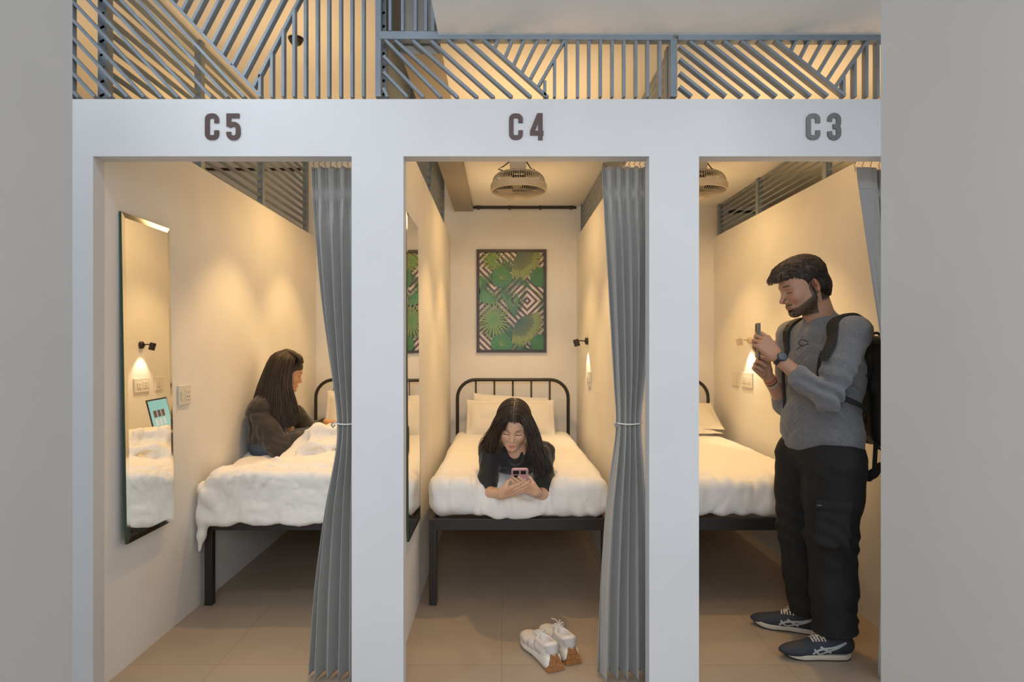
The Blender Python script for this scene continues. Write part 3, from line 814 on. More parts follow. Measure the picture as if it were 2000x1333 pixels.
def pillow(c, wd, ht, th, tilt, yaw, label, roll=0.0, seed=0, flange=0.025):
    n = 44; u = np.linspace(-1, 1, n); U, Vv = np.meshgrid(u, u, indexing='ij')
    k = 1.0 - flange * 2 / ht * 0.9
    a = np.clip(np.abs(U) / (1 - flange*2/wd), 0, 1); b = np.clip(np.abs(Vv) / (1 - flange*2/ht), 0, 1)
    t = ((1 - a**3.2) * (1 - b**3.2)) ** 0.55
    X = U * wd/2 * (1 + 0.03 * Vv**4); Z = Vv * ht/2 * (1 + 0.05 * U**4)
    P0 = np.stack([X, np.zeros_like(X), Z], -1).reshape(-1, 3)
    wob = (0.008 * fbm(P0, 8, seed) + 0.006 * folds(P0, 1, 10, seed + 2)).reshape(X.shape)
    R_ = rotz(yaw) @ np.array([[1, 0, 0], [0, math.cos(tilt), -math.sin(tilt)], [0, math.sin(tilt), math.cos(tilt)]]) @ np.array([[math.cos(roll), 0, -math.sin(roll)], [0, 1, 0], [math.sin(roll), 0, math.cos(roll)]])
    Fr = np.stack([X, -t*th/2 + wob * (0.3+t) - 0.002, Z], -1).reshape(-1, 3); Bk = np.stack([X, t*th/2 + wob * (0.3+t) + 0.002, Z], -1).reshape(-1, 3)
    Vx = np.concatenate([Fr, Bk]) @ R_.T + np.array(c)
    Fc = []
    idx = lambda i, j, s_: s_*n*n + i*n + j
    for i in range(n-1):
        for j in range(n-1):
            Fc.append((idx(i,j,0), idx(i+1,j,0), idx(i+1,j+1,0), idx(i,j+1,0))); Fc.append((idx(i,j+1,1), idx(i+1,j+1,1), idx(i+1,j,1), idx(i,j,1)))
    for i in range(n-1):
        Fc += [(idx(i,0,1), idx(i+1,0,1), idx(i+1,0,0), idx(i,0,0)), (idx(i,n-1,0), idx(i+1,n-1,0), idx(i+1,n-1,1), idx(i,n-1,1)),
               (idx(0,i,0), idx(0,i+1,0), idx(0,i+1,1), idx(0,i,1)), (idx(n-1,i,1), idx(n-1,i+1,1), idx(n-1,i+1,0), idx(n-1,i,0))]
    return setp(raw('pillow', Vx, Fc, M_PILLOW), label, 'pillow')
cP = W(997, 822, 5.06)
pillow((cP[0], 5.06, 0.672 + 0.118), 0.69, 0.31, 0.13, -0.55, 0.0, 'white flanged pillow leaning on the C 4 headboard, front one', seed=4)
pillow((cP[0] - 0.005, 5.17, 0.672 + 0.135), 0.60, 0.30, 0.09, -0.22, 0.02, 'white pillow behind the front one, one corner sticking up', roll=-0.07, seed=5)
pillow((1.36, 5.06, 0.672 + 0.045), 0.62, 0.38, 0.10, -1.45, 0.05, 'lower flat pillow on the C 3 bed', seed=6)
pillow((1.40, 5.10, 0.672 + 0.135), 0.62, 0.38, 0.12, -1.12, -0.04, 'upper tilted pillow on the C 3 bed beside the headboard', seed=7)
pillow((-1.07, 5.10, 0.660 + 0.165), 0.66, 0.36, 0.13, -0.33, 0.0, 'white pillow on the C 5 headboard, mostly behind the curtain', seed=8)

# ---------------------------------------------------------------- curtains
M_CURT = mat('slate_grey_curtain', (0.31, 0.30, 0.28), 0.75, bump=0.08, bscale=350, sheen=0.35, var=0.04, vscale=12)
M_TAPE = mat('pale_curtain_lining', (0.33, 0.31, 0.29), 0.8)
M_HOOK = mat('brass_curtain_hook', (0.45, 0.33, 0.18), 0.35, 0.7)
M_RAILW = mat('white_curtain_rail', (0.6, 0.56, 0.5), 0.4)
M_TIE = mat('white_curtain_tie', (0.75, 0.72, 0.68), 0.6)
YC = 2.605
def curtain(outline, nf, label, seed, x_rail, rail_label, flat=0.0):
    ys = np.array([o[0] for o in outline], float); xl = np.array([o[1] for o in outline], float); xr = np.array([o[2] for o in outline], float)
    r = empty('curtain', ((xl[-1] + xr[-1]) / 2 * YC / F - 980 * YC / F, YC, 0.0), label, 'curtain')
    nu, nv = 300, 120
    py = np.linspace(ys[0], ys[-1], nv)
    L_ = np.interp(py, ys, xl); R_ = np.interp(py, ys, xr)
    k5 = np.ones(9) / 9
    L_ = np.convolve(np.pad(L_, 4, 'edge'), k5, 'valid'); R_ = np.convolve(np.pad(R_, 4, 'edge'), k5, 'valid')
    u = np.linspace(0, 1, nu)
    Z = CAMZ + (684 - py) * YC / F
    rng = np.random.RandomState(seed)
    ph = np.cumsum(0.6 + 0.8 * rng.rand(24)); ph = ph / ph[-1]
    uw = np.interp(u, np.linspace(0, 1, 24), ph - ph[0]); uw = 0.5 * uw + 0.5 * u
    P = np.zeros((nv, nu, 3))
    for i in range(nv):
        y = py[i]
        tie = math.exp(-((y - 828) / 55.0) ** 2); pin = math.exp(-((y - 378) / 9.0) ** 2); top = sstep(470, 380, y)
        ptop = 2 * math.pi * nf * u; pbot = 2 * math.pi * nf * uw + 0.5 * math.sin(y / 170.0 + seed)
        A = 0.034 * (1 - 0.45 * tie) * (0.55 + 0.45 * sstep(330, 600, y)) * (1 - 0.45 * pin)
        if y > 900: A *= 1 + 0.25 * (y - 900) / 400
        s_ = np.sin(pbot); c_ = np.sin(2 * pbot)
        yy = A * (s_ + 0.12 * np.sin(2.0 * pbot + 1.2)) + 0.006 * np.sin(pbot * 0.37 + y / 140.0)
        # small sewn pleats at the heading
        yy = yy * (1 - 0.45 * top) + top * 0.008 * np.sin(3 * pbot) * (1 - pin)
        wdt = (R_[i] - L_[i]) / 481.0
        xx = L_[i] + (R_[i] - L_[i]) * u
        xm = (xx - 980) * YC / F + 0.0035 * (1 - 0.6 * tie) * c_ * min(1, wdt / 0.15)
        if flat:                          # the free edge hangs flat
            e = sstep(flat, flat * 0.55, u); yy = yy * (1 - e) - e * 0.022; 
        xm = np.clip(xm, (L_[i] - 980) * YC / F, None)
        P[i, :, 0] = xm; P[i, :, 1] = YC + yy; P[i, :, 2] = Z[i] + 0.003 * np.sin(pbot + 1) * sstep(1250, 1310, y)
    V = P.reshape(-1, 3)
    I = np.arange(nv - 1)[:, None] * nu + np.arange(nu - 1)[None, :]
    Q = np.stack([I, I + 1, I + nu + 1, I + nu], -1).reshape(-1, 4)
    o = raw('cloth', V, Q, M_CURT, r)
    md = o.modifiers.new('thick', 'SOLIDIFY'); md.thickness = 0.0016
    # stitched hem line and heading tape
    mb = MB()
    jj = int(np.argmin(abs(py - 1258)))
    hem = P[jj].copy(); hem[:, 1] -= 0.0022
    mb.tube(hem[::2], 0.0009, 4); mb.build('hem_stitch', M_TAPE, r)
    if flat:
        j0, j1 = 0, int(np.argmin(abs(py - 374))); k1 = int(nu * flat * 0.55)
        G = P[j0:j1+1, 0:k1].copy(); G[..., 1] -= 0.003; a_, b_ = G.shape[:2]
        I = np.arange(a_ - 1)[:, None] * b_ + np.arange(b_ - 1)[None, :]
        raw('heading_tape', G.reshape(-1, 3), np.stack([I, I + 1, I + b_ + 1, I + b_], -1).reshape(-1, 4), M_TAPE, r)
    # cord round the waist
    j = int(np.argmin(abs(py - 828))); x0 = P[j, :, 0].min(); x1 = P[j, :, 0].max(); cx = (x0 + x1) / 2
    T = [(cx + (x1 - x0 + 0.012) / 2 * math.cos(a), YC + 0.033 * math.sin(a), Z[j] + 0.002 * math.cos(2*a)) for a in np.linspace(0, 2*math.pi, 40, endpoint=False)]
    mb = MB().tube(T, 0.0028, 6, closed=True); mb.build('tie_cord', M_TIE, r, smooth=True)
    MB().tube([(x0 - 0.004, YC - 0.028, Z[j] + 0.006), (x0 - 0.012, YC - 0.034, Z[j] - 0.004), (x0 - 0.006, YC - 0.03, Z[j] - 0.014), (x0 + 0.002, YC - 0.028, Z[j] - 0.004)], 0.004, 6).build('tie_knot', M_CURT, r, smooth=True)
    # hooks
    zt = Z[0]; hz = 2.118
    nh = 9
    for k in range(nh):
        x = P[0, :, 0].min() + 0.006 + (P[0, :, 0].max() - P[0, :, 0].min() - 0.012) * k / (nh - 1)
        pts = [(x, YC, zt - 0.012), (x + 0.003, YC, zt + 0.004), (x - 0.003, YC, zt + 0.014), (x + 0.003, YC, zt + 0.022), (x, YC, hz)]
        MB().tube(smooth_path(pts, 10), 0.0016, 5).build('hook', M_HOOK, r)
    rl = MB().box((x_rail[0], YC - 0.012, hz), (x_rail[1], YC + 0.012, hz + 0.022))
    setp(rl.build('curtain_rail', M_RAILW), rail_label, 'curtain rail')
curtain([(327, 609, 706), (420, 613, 706), (600, 628, 704), (720, 643, 702), (790, 654, 700), (828, 658, 697), (868, 656, 699), (1000, 630, 702), (1150, 613, 704), (1318, 604, 704)], 4.6,
        'grey curtain with a white tie at the right side of the C 5 opening', 3, (XL5 + 0.002, XR5 - 0.002), 'white curtain rail behind the header of the left bunk')
curtain([(327, 1175, 1264), (450, 1181, 1264), (600, 1189, 1263), (720, 1197, 1259), (790, 1202, 1253), (828, 1205, 1250), (868, 1201, 1253), (1000, 1184, 1262), (1150, 1173, 1266), (1318, 1166, 1268)], 5.1,
        'full length grey curtain in view, tied in white, right of the lying woman', 8, (XL4 + 0.002, XR4 - 0.002), 'white curtain rail behind the header of the middle bunk')
curtain([(330, 1664, 1800), (500, 1688, 1798), (690, 1717, 1794), (790, 1726, 1788), (828, 1730, 1784), (868, 1729, 1784), (1000, 1723, 1792), (1150, 1714, 1798), (1318, 1708, 1800)], 5.5,
        'grey curtain behind the standing man, cut off by the near wall', 5, (XL3 + 0.002, XR3 - 0.002), 'white curtain rail behind the header of the right bunk', flat=0.36)

# ---------------------------------------------------------------- framed leaf print
def picture():
    sY = BACK; k = sY / F
    def pt(x, y, d): return ((x - 980) * k, BACK - d, CAMZ + (684 - y) * k)
    r = empty('framed_print', pt(999, 688, 0.01), 'tall framed print of green palm leaves over brown and white diamonds', 'picture')
    m = mat('dark_brown_frame', (0.035, 0.022, 0.016), 0.4)
    x0, x1, y0, y1, f = 931, 1067, 488, 689, 5.5
    o = [(x0, y1), (x1, y1), (x1, y0), (x0, y0)]; i_ = [(x0+f, y1-f), (x1-f, y1-f), (x1-f, y0+f), (x0+f, y0+f)]
    mb = MB()
    V = [pt(x, y, 0) for x, y in o] + [pt(x, y, 0.022) for x, y in o] + [pt(x, y, 0.022) for x, y in i_] + [pt(x, y, 0.0) for x, y in i_]
    Fc = []
    for q in range(3):
        for j in range(4): l = (j + 1) % 4; Fc.append((q*4+j, q*4+l, q*4+4+l, q*4+4+j))
    mb.add(V, Fc).build('frame', m, r)
    # backing print: nested diamond stripes, procedural
    m = bpy.data.materials.new('diamond_stripe_print'); m.use_nodes = True; nt = m.node_tree; b = nt.nodes['Principled BSDF']; b.inputs['Roughness'].default_value = 0.35
    tc = nt.nodes.new('ShaderNodeTexCoord'); sp = nt.nodes.new('ShaderNodeSeparateXYZ'); nt.links.new(tc.outputs['Object'], sp.inputs[0])
    def math_(op, a, bv=None):
        n = nt.nodes.new('ShaderNodeMath'); n.operation = op
        for i, v in enumerate((a, bv)):
            if v is None: continue
            if isinstance(v, (int, float)): n.inputs[i].default_value = v
            else: nt.links.new(v, n.inputs[i])
        return n.outputs[0]
    p = 64 * k
    cx0 = (1029.5 - 999) * k; cz0 = (688 - 588.0) * k
    ax = math_('PINGPONG', math_('SUBTRACT', sp.outputs['X'], cx0), p); az = math_('PINGPONG', math_('SUBTRACT', sp.outputs['Z'], cz0), p)
    dsum = math_('ADD', ax, az)
    fr = math_('FRACT', math_('MULTIPLY', math_('ADD', dsum, 0.3 * 12.6 * k), 1 / (12.6 * k)))
    st = math_('GREATER_THAN', fr, 0.52)
    mx = nt.nodes.new('ShaderNodeMix'); mx.data_type = 'RGBA'; mx.inputs['A'].default_value = (0.66, 0.55, 0.49, 1); mx.inputs['B'].default_value = (0.06, 0.022, 0.02, 1)
    nt.links.new(st, mx.inputs['Factor']); nt.links.new(mx.outputs['Result'], b.inputs['Base Color'])
    MB().box(pt(x0 + f, y1 - f, 0.0), pt(x1 - f, y0 + f, 0.006)).build('print_sheet', m, r)
    mb = MB(); q = 1 / 6.06; depth = [0.0065]
    X0, Y0, X1, Y1 = x0 + f, y0 + f, x1 - f, y1 - f
    def poly(pts, cols):
        """fan of a closed outline round its first point, clipped to the sheet"""
        depth[0] += 0.00006
        V = []
        for x, y in pts: V.append(pt(min(max(x, X0), X1), min(max(y, Y0), Y1), depth[0]))
        n = len(pts); mb.add(V, [(0, i, i + 1) for i in range(1, n - 1)] + [(0, n - 1, 1)])
        mb.cols[-1][:, :3] = cols
    def g(x, y): return (920 + x * q, 480 + y * q)
    rng = np.random.RandomState(4)
    DG, MG, YG, LG = np.array((0.010, 0.060, 0.010)), np.array((0.022, 0.15, 0.008)), np.array((0.25, 0.31, 0.045)), np.array((0.07, 0.23, 0.015))
    def blade(cx, cy, a, L_, wd, c0, c1):
        ca, sa = math.cos(a), math.sin(a); n = 7; pts = [(cx + ca*L_*0.45, cy - sa*L_*0.45)]; cols = [(c0 + c1) / 2]
        for i in range(n):
            t = i / (n - 1); ww = wd * math.sin(math.pi * min(1, t * 0.85 + 0.12)) ; pts.append((cx + ca*L_*t - sa*ww, cy - sa*L_*t - ca*ww)); cols.append(c0 + (c1 - c0) * t)
        for i in range(n - 1, -1, -1):
            t = i / (n - 1); ww = wd * math.sin(math.pi * min(1, t * 0.85 + 0.12)) ; pts.append((cx + ca*L_*t + sa*ww, cy - sa*L_*t + ca*ww)); cols.append(c0 + (c1 - c0) * t)
        poly(pts, cols)
    def fanleaf(x, y, R_, a0, a1, n, c0, c1, wd=1.1):
        cx, cy = g(x, y)
        for a in np.linspace(math.radians(a0), math.radians(a1), n): blade(cx, cy, a + rng.randn() * 0.02, R_ * q * (0.85 + 0.15 * rng.rand()), wd, c0, c1)
    def frond(x, y, a, L_, n, c, side=26):
        cx, cy = g(x, y); a = math.radians(a); L_ *= q
        for i in range(n):
            t = (i + 1) / n; px, py = cx + math.cos(a)*L_*t, cy - math.sin(a)*L_*t
            for s_ in (-1, 1): blade(px, py, a + s_ * 0.85, side * q * math.sin(math.pi * min(1, 0.25 + t * 0.72)) + 1, 0.55, c, c * 1.4)
        blade(cx, cy, a, L_, 0.7, c, c * 1.5)
    def broad(x, y, R_, a, lobes, c0, c1, rag=0.12, asp=0.75, vein=None):
        cx, cy = g(x, y); a = math.radians(a); n = 60; pts = [(cx, cy)]; cols = [c0]
        for i in range(n):
            t = 2 * math.pi * i / n; rr = R_ * q * (0.62 + 0.38 * math.cos(t)) * (1 + rag * math.sin(lobes * t)) 
            rr = R_ * q * (asp + (1 - asp) * math.cos(t)) * (1 + rag * (0.5 + 0.5 * math.sin(lobes * t)) )
            pts.append((cx + math.cos(a + t) * rr, cy - math.sin(a + t) * rr)); cols.append(c1 * (0.85 + 0.3 * rng.rand()))
        poly(pts, cols)
        for t in ((-1.0, -0.5, 0, 0.5, 1.0) if vein is not None else ()):
            blade(cx, cy, a + t, R_ * q * 0.7, 0.45, vein, vein * 0.8)
    for dy in (0, 786):
        fanleaf(410, 330 + dy, 250, 20, 165, 26, DG, DG * 2.2, 1.0)
        frond(470, 300 + dy, -42, 330, 22, DG * 1.6, 60); frond(420, 420 + dy, -5, 280, 18, DG * 1.7, 55)
        fanleaf(260, 180 + dy, 170, 30, 330, 17, LG, YG, 1.6)
        for rr_, wd_ in ((330, 3.2), (280, 3.6), (200, 4.2)): fanleaf(555, 110 + dy, rr_, -105, 22, 24, DG * np.array((1, 1.1, 3)), YG * (.9 if rr_ > 250 else .4), wd_)
        broad(350, 400 + dy, 140, 60, 5, MG, MG * 1.1, 0.05, 0.85, YG)
        broad(830, 390 + dy, 130, 150, 5, MG, MG * 0.8, 0.03, 0.85)
    broad(120, 430, 90, 200, 9, MG, LG, 0.1, 0.8, YG)
    frond(120, 560, 60, 260, 18, DG * 1.6, 60); frond(300, 560, 20, 260, 16, DG * 1.5, 55); frond(420, 1000, 110, 300, 18, DG * 1.5, 60); fanleaf(420, 620, 150, -60, 200, 14, DG, LG, 1.2); frond(240, 1100, 95, 260, 14, DG*1.6, 60)
    fanleaf(150, 680, 210, -10, 130, 24, LG, DG * 3, 1.2); fanleaf(270, 880, 240, 10, 350, 26, LG, YG, 1.7)
    for a, L_ in ((118, 330), (108, 250), (84, 300)): blade(*g(520, 850), math.radians(a), L_ * q, 3.6, DG * 1.5, LG)
    frond(560, 800, 75, 330, 16, DG * 1.3, 45); frond(800, 800, 70, 300, 14, DG * 1.5, 70)
    for (xa, ya, xb, yb) in ((690, 500, 860, 620),):
        ribbon_pts = [g(xa, ya), g(xb, yb)]
        blade(*g(xa, ya), math.atan2(-(yb - ya), xb - xa), math.hypot(xb - xa, yb - ya) * q, 1.0, MG, YG)
    mb.build('leaf_print', mat('leaf_print_ink', (1, 1, 1), 0.35, vcol=True), r, vcol=True)
picture()

# ---------------------------------------------------------------- laptop (seen in the mirror)
def laptop():
    c = np.array((-0.88, 4.20, 0.800))
    r = empty('laptop', c, 'open laptop with a teal screen seen in the tall left mirror', 'laptop')
    md = mat('laptop_casing', (0.03, 0.03, 0.035), 0.35, 0.5)
    R_ = rotz(math.radians(-8))
    def T(P): return (R_ @ np.array(P, float)) + c
    base = MB(); V = [T(p) for p in ((-0.23, -0.165, 0), (0, -0.165, 0), (0, 0.165, 0), (-0.23, 0.165, 0), (-0.23, -0.165, 0.016), (0, -0.165, 0.016), (0, 0.165, 0.016), (-0.23, 0.165, 0.016))]
    box6 = [(0,3,2,1),(4,5,6,7),(0,1,5,4),(1,2,6,5),(2,3,7,6),(3,0,4,7)]
    base.add(V, box6).build('keyboard_base', md, r, bevel=0.002)
    up = np.array((0.20, 0, 0.98)); nrm = np.array((-0.98, 0, 0.20))
    def S(y, h, d): return T(np.array((0.004, y, 0.016)) + up * h + nrm * d)
    def slab(name, m, ya, yb, h0, h1, d0, d1, par):
        V = [S(ya, h0, d0), S(yb, h0, d0), S(yb, h1, d0), S(ya, h1, d0), S(ya, h0, d1), S(yb, h0, d1), S(yb, h1, d1), S(ya, h1, d1)]
        return MB().add(V, box6).build(name, m, par)
    lid = slab('lid', md, -0.165, 0.165, 0, 0.225, -0.006, 0.0, r)
    scr = slab('screen', mat('teal_screen', (0.05, 0.1, 0.1), 0.2, emit=(0.30, 0.62, 0.55), estr=0.75), -0.155, 0.155, 0.012, 0.215, 0.0, 0.0008, lid)
    dk = mat('screen_dark_tile', (0.05, 0.02, 0.02), 0.2, emit=(0.16, 0.05, 0.05), estr=0.5)
    lt = mat('screen_light_tile', (0.2, 0.2, 0.2), 0.2, emit=(0.55, 0.62, 0.55), estr=0.75)
    for k, y in enumerate((-0.085, -0.02, 0.045)):
        slab('screen_tile', dk, y - 0.025, y + 0.025, 0.105, 0.15, 0.0008, 0.0012, lid)
        slab('screen_tile', lt, y - 0.022, y + 0.022, 0.05, 0.095, 0.0008, 0.0012, lid)
laptop()
# ---------------------------------------------------------------- people
M_SKIN = mat('skin', (1, 1, 1), 0.5, vcol=True, sss=0.12, bump=0.04, bscale=90)
def jn(*meshes):
    """joins (V, Q, colours) lists"""
    Vs, Qs, Cs = [], [], []; n = 0
    for V, Q, c in meshes:
        Vs.append(V); Qs.append(np.asarray(Q) + n); Cs.append(np.broadcast_to(np.asarray(c, float), (len(V), 3))); n += len(V)
    return np.concatenate(Vs), np.concatenate(Qs), np.concatenate(Cs)

def head_mesh(skin, male, neck, R, c, sc, hairc, h=0.0022):
    """local frame: x forward, y left, z up, head about 0.23 high; neck: world point of its base"""
    s = SDF()
    s.ell((-.002, 0, .028), (.094, .074, .088), k=.02)
    s.ell((.028, 0, -.030), (.060, .059, .082), k=.03)
    jw = .054 if male else .047
    for q in (-1, 1):
        s.cap((.004, q*jw, -.052), (.066, q*(.020 if male else .014), -.094 if male else -.088), .018 if male else .016, .015, k=.028)
        s.ell((.060, q*.036, -.030), (.026, .023, .024) if male else (.027, .026, .030), k=.022)                      # cheek
        s.cap((.082, q*.012, .017), (.066, q*.047, .014), .011 if male else .008, .009, k=.016)  # brow
    s.ell((.072, 0, -.098 if male else -.094), (.019, .022 if male else .017, .015), k=.018)
    for q in (-1, 1):
        s.ell((.094, q*.032, -.003), (.014, .018, .011), k=.014, op='s')              # socket
        s.ell((.069, q*.031, -.004), (.0150, .0150, .0125), k=.004)                   # eyeball with lid
    if male: s.chain([(.082, 0, .008), (.094, 0, -.014), (.111, 0, -.036)], [.0070, .0066, .0082], k=.011)
    else: s.chain([(.080, 0, .000), (.0855, 0, -.016), (.0985, 0, -.036)], [.0068, .0066, .0095], k=.013)
    for q in (-1, 1):
        s.ell((.095 if male else .090, q*.0125, -.042), (.0095, .0068, .0065) if male else (.0085, .0070, .0065), k=.006)
        s.ell((.103, q*.006, -.049), (.006, .0035, .003), k=.002, op='s')             # nostril
    s.ell((.080 if male else .0730, 0, -.066), (.014, .026 if male else .022, .014), k=.014)                               # mouth mound
    s.ell((.0915 if male else .0880, 0, -.0655), (.0062, .021 if male else .0160, .0036), k=.004)
    s.ell((.0895 if male else .0862, 0, -.0750), (.0068, .017 if male else .0145, .0048), k=.004)
    s.ell((.0985 if male else .0950, 0, -.0703), (.008, .022, .0011), k=.002, op='s')
    s.ell((.086, 0, -.085), (.010, .016, .005), k=.006, op='s')
    er = np.array([[math.cos(.25), 0, -math.sin(.25)], [0, 1, 0], [math.sin(.25), 0, math.cos(.25)]])
    for q in (-1, 1):                                                                  # ears
        ec = np.array((-.010, q*.0765, -.008))
        rq = er @ rotz(-q * .30)
        s.ell(ec, (.017, .0075, .030), rq, k=.005)
        s.ell(ec + (.003, q*.0095, .002), (.0105, .0080, .0205), rq, k=.003, op='s')
        s.ell(ec + (-.001, q*.0045, .004), (.0045, .0035, .012), rq, k=.003)
        s.ell(ec + (.004, q*.004, -.022), (.009, .006, .009), k=.004)
        s.ell(ec + (.008, q*.001, -.004), (.004, .005, .007), k=.003)
    nb = R.T @ ((np.array(neck) - c) / sc)
    nr = .056 if male else .046
    s.cap((-.028, 0, -.045), nb, nr, nr + .006, k=.025)
    V, Q = s.mesh(h / sc)
    x, y, z = V.T; ay = np.abs(y)
    col = np.tile(np.array(skin, float), (len(V), 1))
    def mix(m, cc):
        nonlocal col
        col = col * (1 - m[:, None]) + np.array(cc) * m[:, None]
    lip = np.array(skin) * ((.72, .55, .55) if male else (.85, .46, .48))
    mix(.85 * sstep(1.25, 0.8, np.sqrt(((z + .0705) / (.0085))**2 + (y / (.022 if male else .0175))**2)) * (x > .076), lip)
    mix(.35 * sstep(1.3, .4, np.sqrt(((z + .034) / .022)**2 + ((ay - .040) / .022)**2)) * (x > .03), np.array(skin) * (1.05, .72, .68))
    mix(.5 * (x < .01) * (ay > .074) * (np.abs(z + .008) < .035), np.array(skin) * (1.1, .65, .6))
    bw = .0042 if male else .0032
    zb = .021 - 9.0 * (ay - .030)**2
    mix(sstep(1.25, .75, np.abs(z - zb) / (bw * np.clip(1.1 - ((ay - .030) / .024)**2, .15, 1))) * sstep(.010, .017, ay) * sstep(.056, .040, ay) * (.8 + .2 * vnoise(V, 600, 5)) * (x > .04) * (.92 if male else .70), hairc)
    zl = -.0095 + 7 * (ay - .031)**2                                                  # lowered lid, lash line
    mix(sstep(.0024, .0012, np.abs(z - zl)) * (np.abs(ay - .031) < .0155) * (x > .055), (.012, .009, .008))
    mix(.35 * sstep(.0030, .0012, np.abs(z - .0035 - 4 * (ay - .031)**2)) * (np.abs(ay - .031) < .016) * (x > .055), np.array(skin) * .5)
    if male:
        bx = sstep(-.052, -.068, z + .42 * np.clip(.062 - x, 0, .1) * -1.0)
        beard = sstep(.0, .010, (-.070 + .55 * np.clip(.070 - x, 0, .08)) - z + .0) * (x > -.006) * sstep(-.128, -.116, z)
        stub = beard * (1 - sstep(1.3, 0.9, np.sqrt(((z + .0705) / .0085)**2 + (y / .021)**2)) * (x > .08))
        must = sstep(.0055, .003, np.abs(z + .0575 + .15 * (ay * .5))) * (ay < .027) * (x > .075)
        side = (np.abs(x - .006) < .011) * (ay > .055) * (z > -.060) * (z < .03)
        n = .75 + .25 * vnoise(V, 500, 3)
        mix(np.clip(stub, 0, 1) * np.clip(1.15 * n, 0, 1), hairc * .7); mix(must * n, hairc * .7); mix(side * .75, hairc)
    mix(.6 * (ay > .070) * sstep(1.2, .7, np.sqrt(((x + .007) / .009)**2 + ((z + .004) / .015)**2)), np.array(skin) * (.5, .25, .2))  # shade of the ear hollow painted into the skin colour
    # scalp under the hair
    fr = .078 if male else .070
    if male: mix(sstep(.0, .012, z - .050 - .6 * np.clip(.07 - x, 0, .09)), hairc)
    else: mix(sstep(.0, .008, z - .074 + .8 * np.clip(.085 - x, 0, .09) - 9 * 0 * ay), hairc)
    mix((x < -.028) * sstep(-.085, -.07, z) * 1.0, hairc)
    return (V * sc) @ R.T + c, Q, col

def hand_sdf(s, wrist, Fm, side, curls, thumb, sc=1.0, spread=1.0):
    """Fm columns: fingers, across, back of hand. side=+1: thumb towards +y"""
    T = lambda p: np.array(wrist) + Fm @ (np.array(p, float) * sc)
    ys = [.030, .010, -.010, -.028]
    Ls = [(.042, .025, .019), (.046, .028, .020), (.042, .026, .019), (.033, .019, .017)]
    bx = [.086, .090, .086, .078]
    for i in range(4):
        y = ys[i] * side
        s.cap(T((.008, y*.55, -.002)), T((bx[i], y, 0)), .0155*sc, .0115*sc, k=.010)
    s.cap(T((.030, -.018*side, -.012)), T((.062, -.024*side, -.010)), .014*sc, .011*sc, k=.012)
    for i in range(4):
        y = ys[i] * side; p = np.array((bx[i], y, 0.0)); a = 0; pts = [p.copy()]
        for j in range(3):
            a += math.radians(curls[i][j])
            fan = ys[i] * side * .9 * spread
            p = p + Ls[i][j] * np.array((math.cos(a), fan * (1 if j == 0 else .3), -math.sin(a))); pts.append(p.copy())
        rr = [.0100, .0086, .0080, .0066] if i < 3 else [.0088, .0076, .0070, .0060]
        first = True
        for j in range(3):
            s.cap(T(pts[j]), T(pts[j+1]), rr[j]*sc, rr[j+1]*sc, k=.004 if j == 0 else .0022)
    tp = [T((a_, b_ * side, c_)) for a_, b_, c_ in thumb]
    s.cap(tp[0], tp[1], .0165*sc, .0125*sc, k=.012); s.cap(tp[1], tp[2], .0115*sc, .0098*sc, k=.004); s.cap(tp[2], tp[3], .0100*sc, .0078*sc, k=.003)

def forearm(s, elbow, wrist, re, rw, flat=None):
    e, w_ = np.array(elbow, float), np.array(wrist, float)
    m = e * .62 + w_ * .38
    s.chain([e, m, w_], [re, re * .86, rw], k=.012)

def strands(sets, n, r, seed, jit=0.006, taper=.35, npts=16, seg=5, wave=0.0):
    """sets: list of guide lists (same point count per set); returns V, Q, colour variation"""
    rng = np.random.RandomState(seed); mb = MB()
    for gi, (G, cnt) in enumerate(sets):
        G = [smooth_path(g_, npts) for g_ in G]
        G = np.array(G)
        for k in range(cnt):
            a = rng.rand() * (len(G) - 1); i = min(int(a), len(G) - 2); t = a - i
            P = G[i] * (1 - t) + G[i+1] * t
            fr = np.linspace(0, 1, npts)[:, None]
            P = P + rng.randn(3) * jit * (0.35 + fr) + (rng.rand() * 0.010 - 0.004) * np.array((0, -1, 0))
            if wave: P = P + wave * fr * np.stack([np.sin(fr[:, 0]*9 + rng.rand()*6), np.cos(fr[:, 0]*7 + rng.rand()*6), 0*fr[:, 0]], -1)
            L_ = rng.uniform(.86, 1.0); P = smooth_path(P, 60)[:int(60 * L_)][::4]
            rr = r * rng.uniform(.7, 1.3) * np.interp(np.linspace(0, 1, len(P)), [0, .15, .75, 1], [.8, 1, .9, taper])
            v = rng.uniform(.55, 1.5)
            mb.tube(P, rr, seg, cap=False, col=(v, v, v))
    V = np.concatenate(mb.v); Q = np.array(mb.f); c = np.concatenate(mb.cols)[:, :3]
    return V, Q, c
def person(loc, label): return empty('person', loc, label, 'person')

# ================= the standing man (right bunk) =================
SK_M = (.46, .255, .165)
HAIR_M = np.array((.030, .020, .015))
man = person((1.42, 2.9, 0.0), 'person standing in grey knit jumper and black trousers, photographing with a phone')
Rm = frame((-.955, -.06, -.30), (-.30, 0, .955))
cm = np.array((1.352, 2.87, 1.617)); scm = 1.07
neckb = (1.455, 2.89, 1.415)
hd = head_mesh(SK_M, True, neckb, Rm, cm, scm, HAIR_M, 0.002)
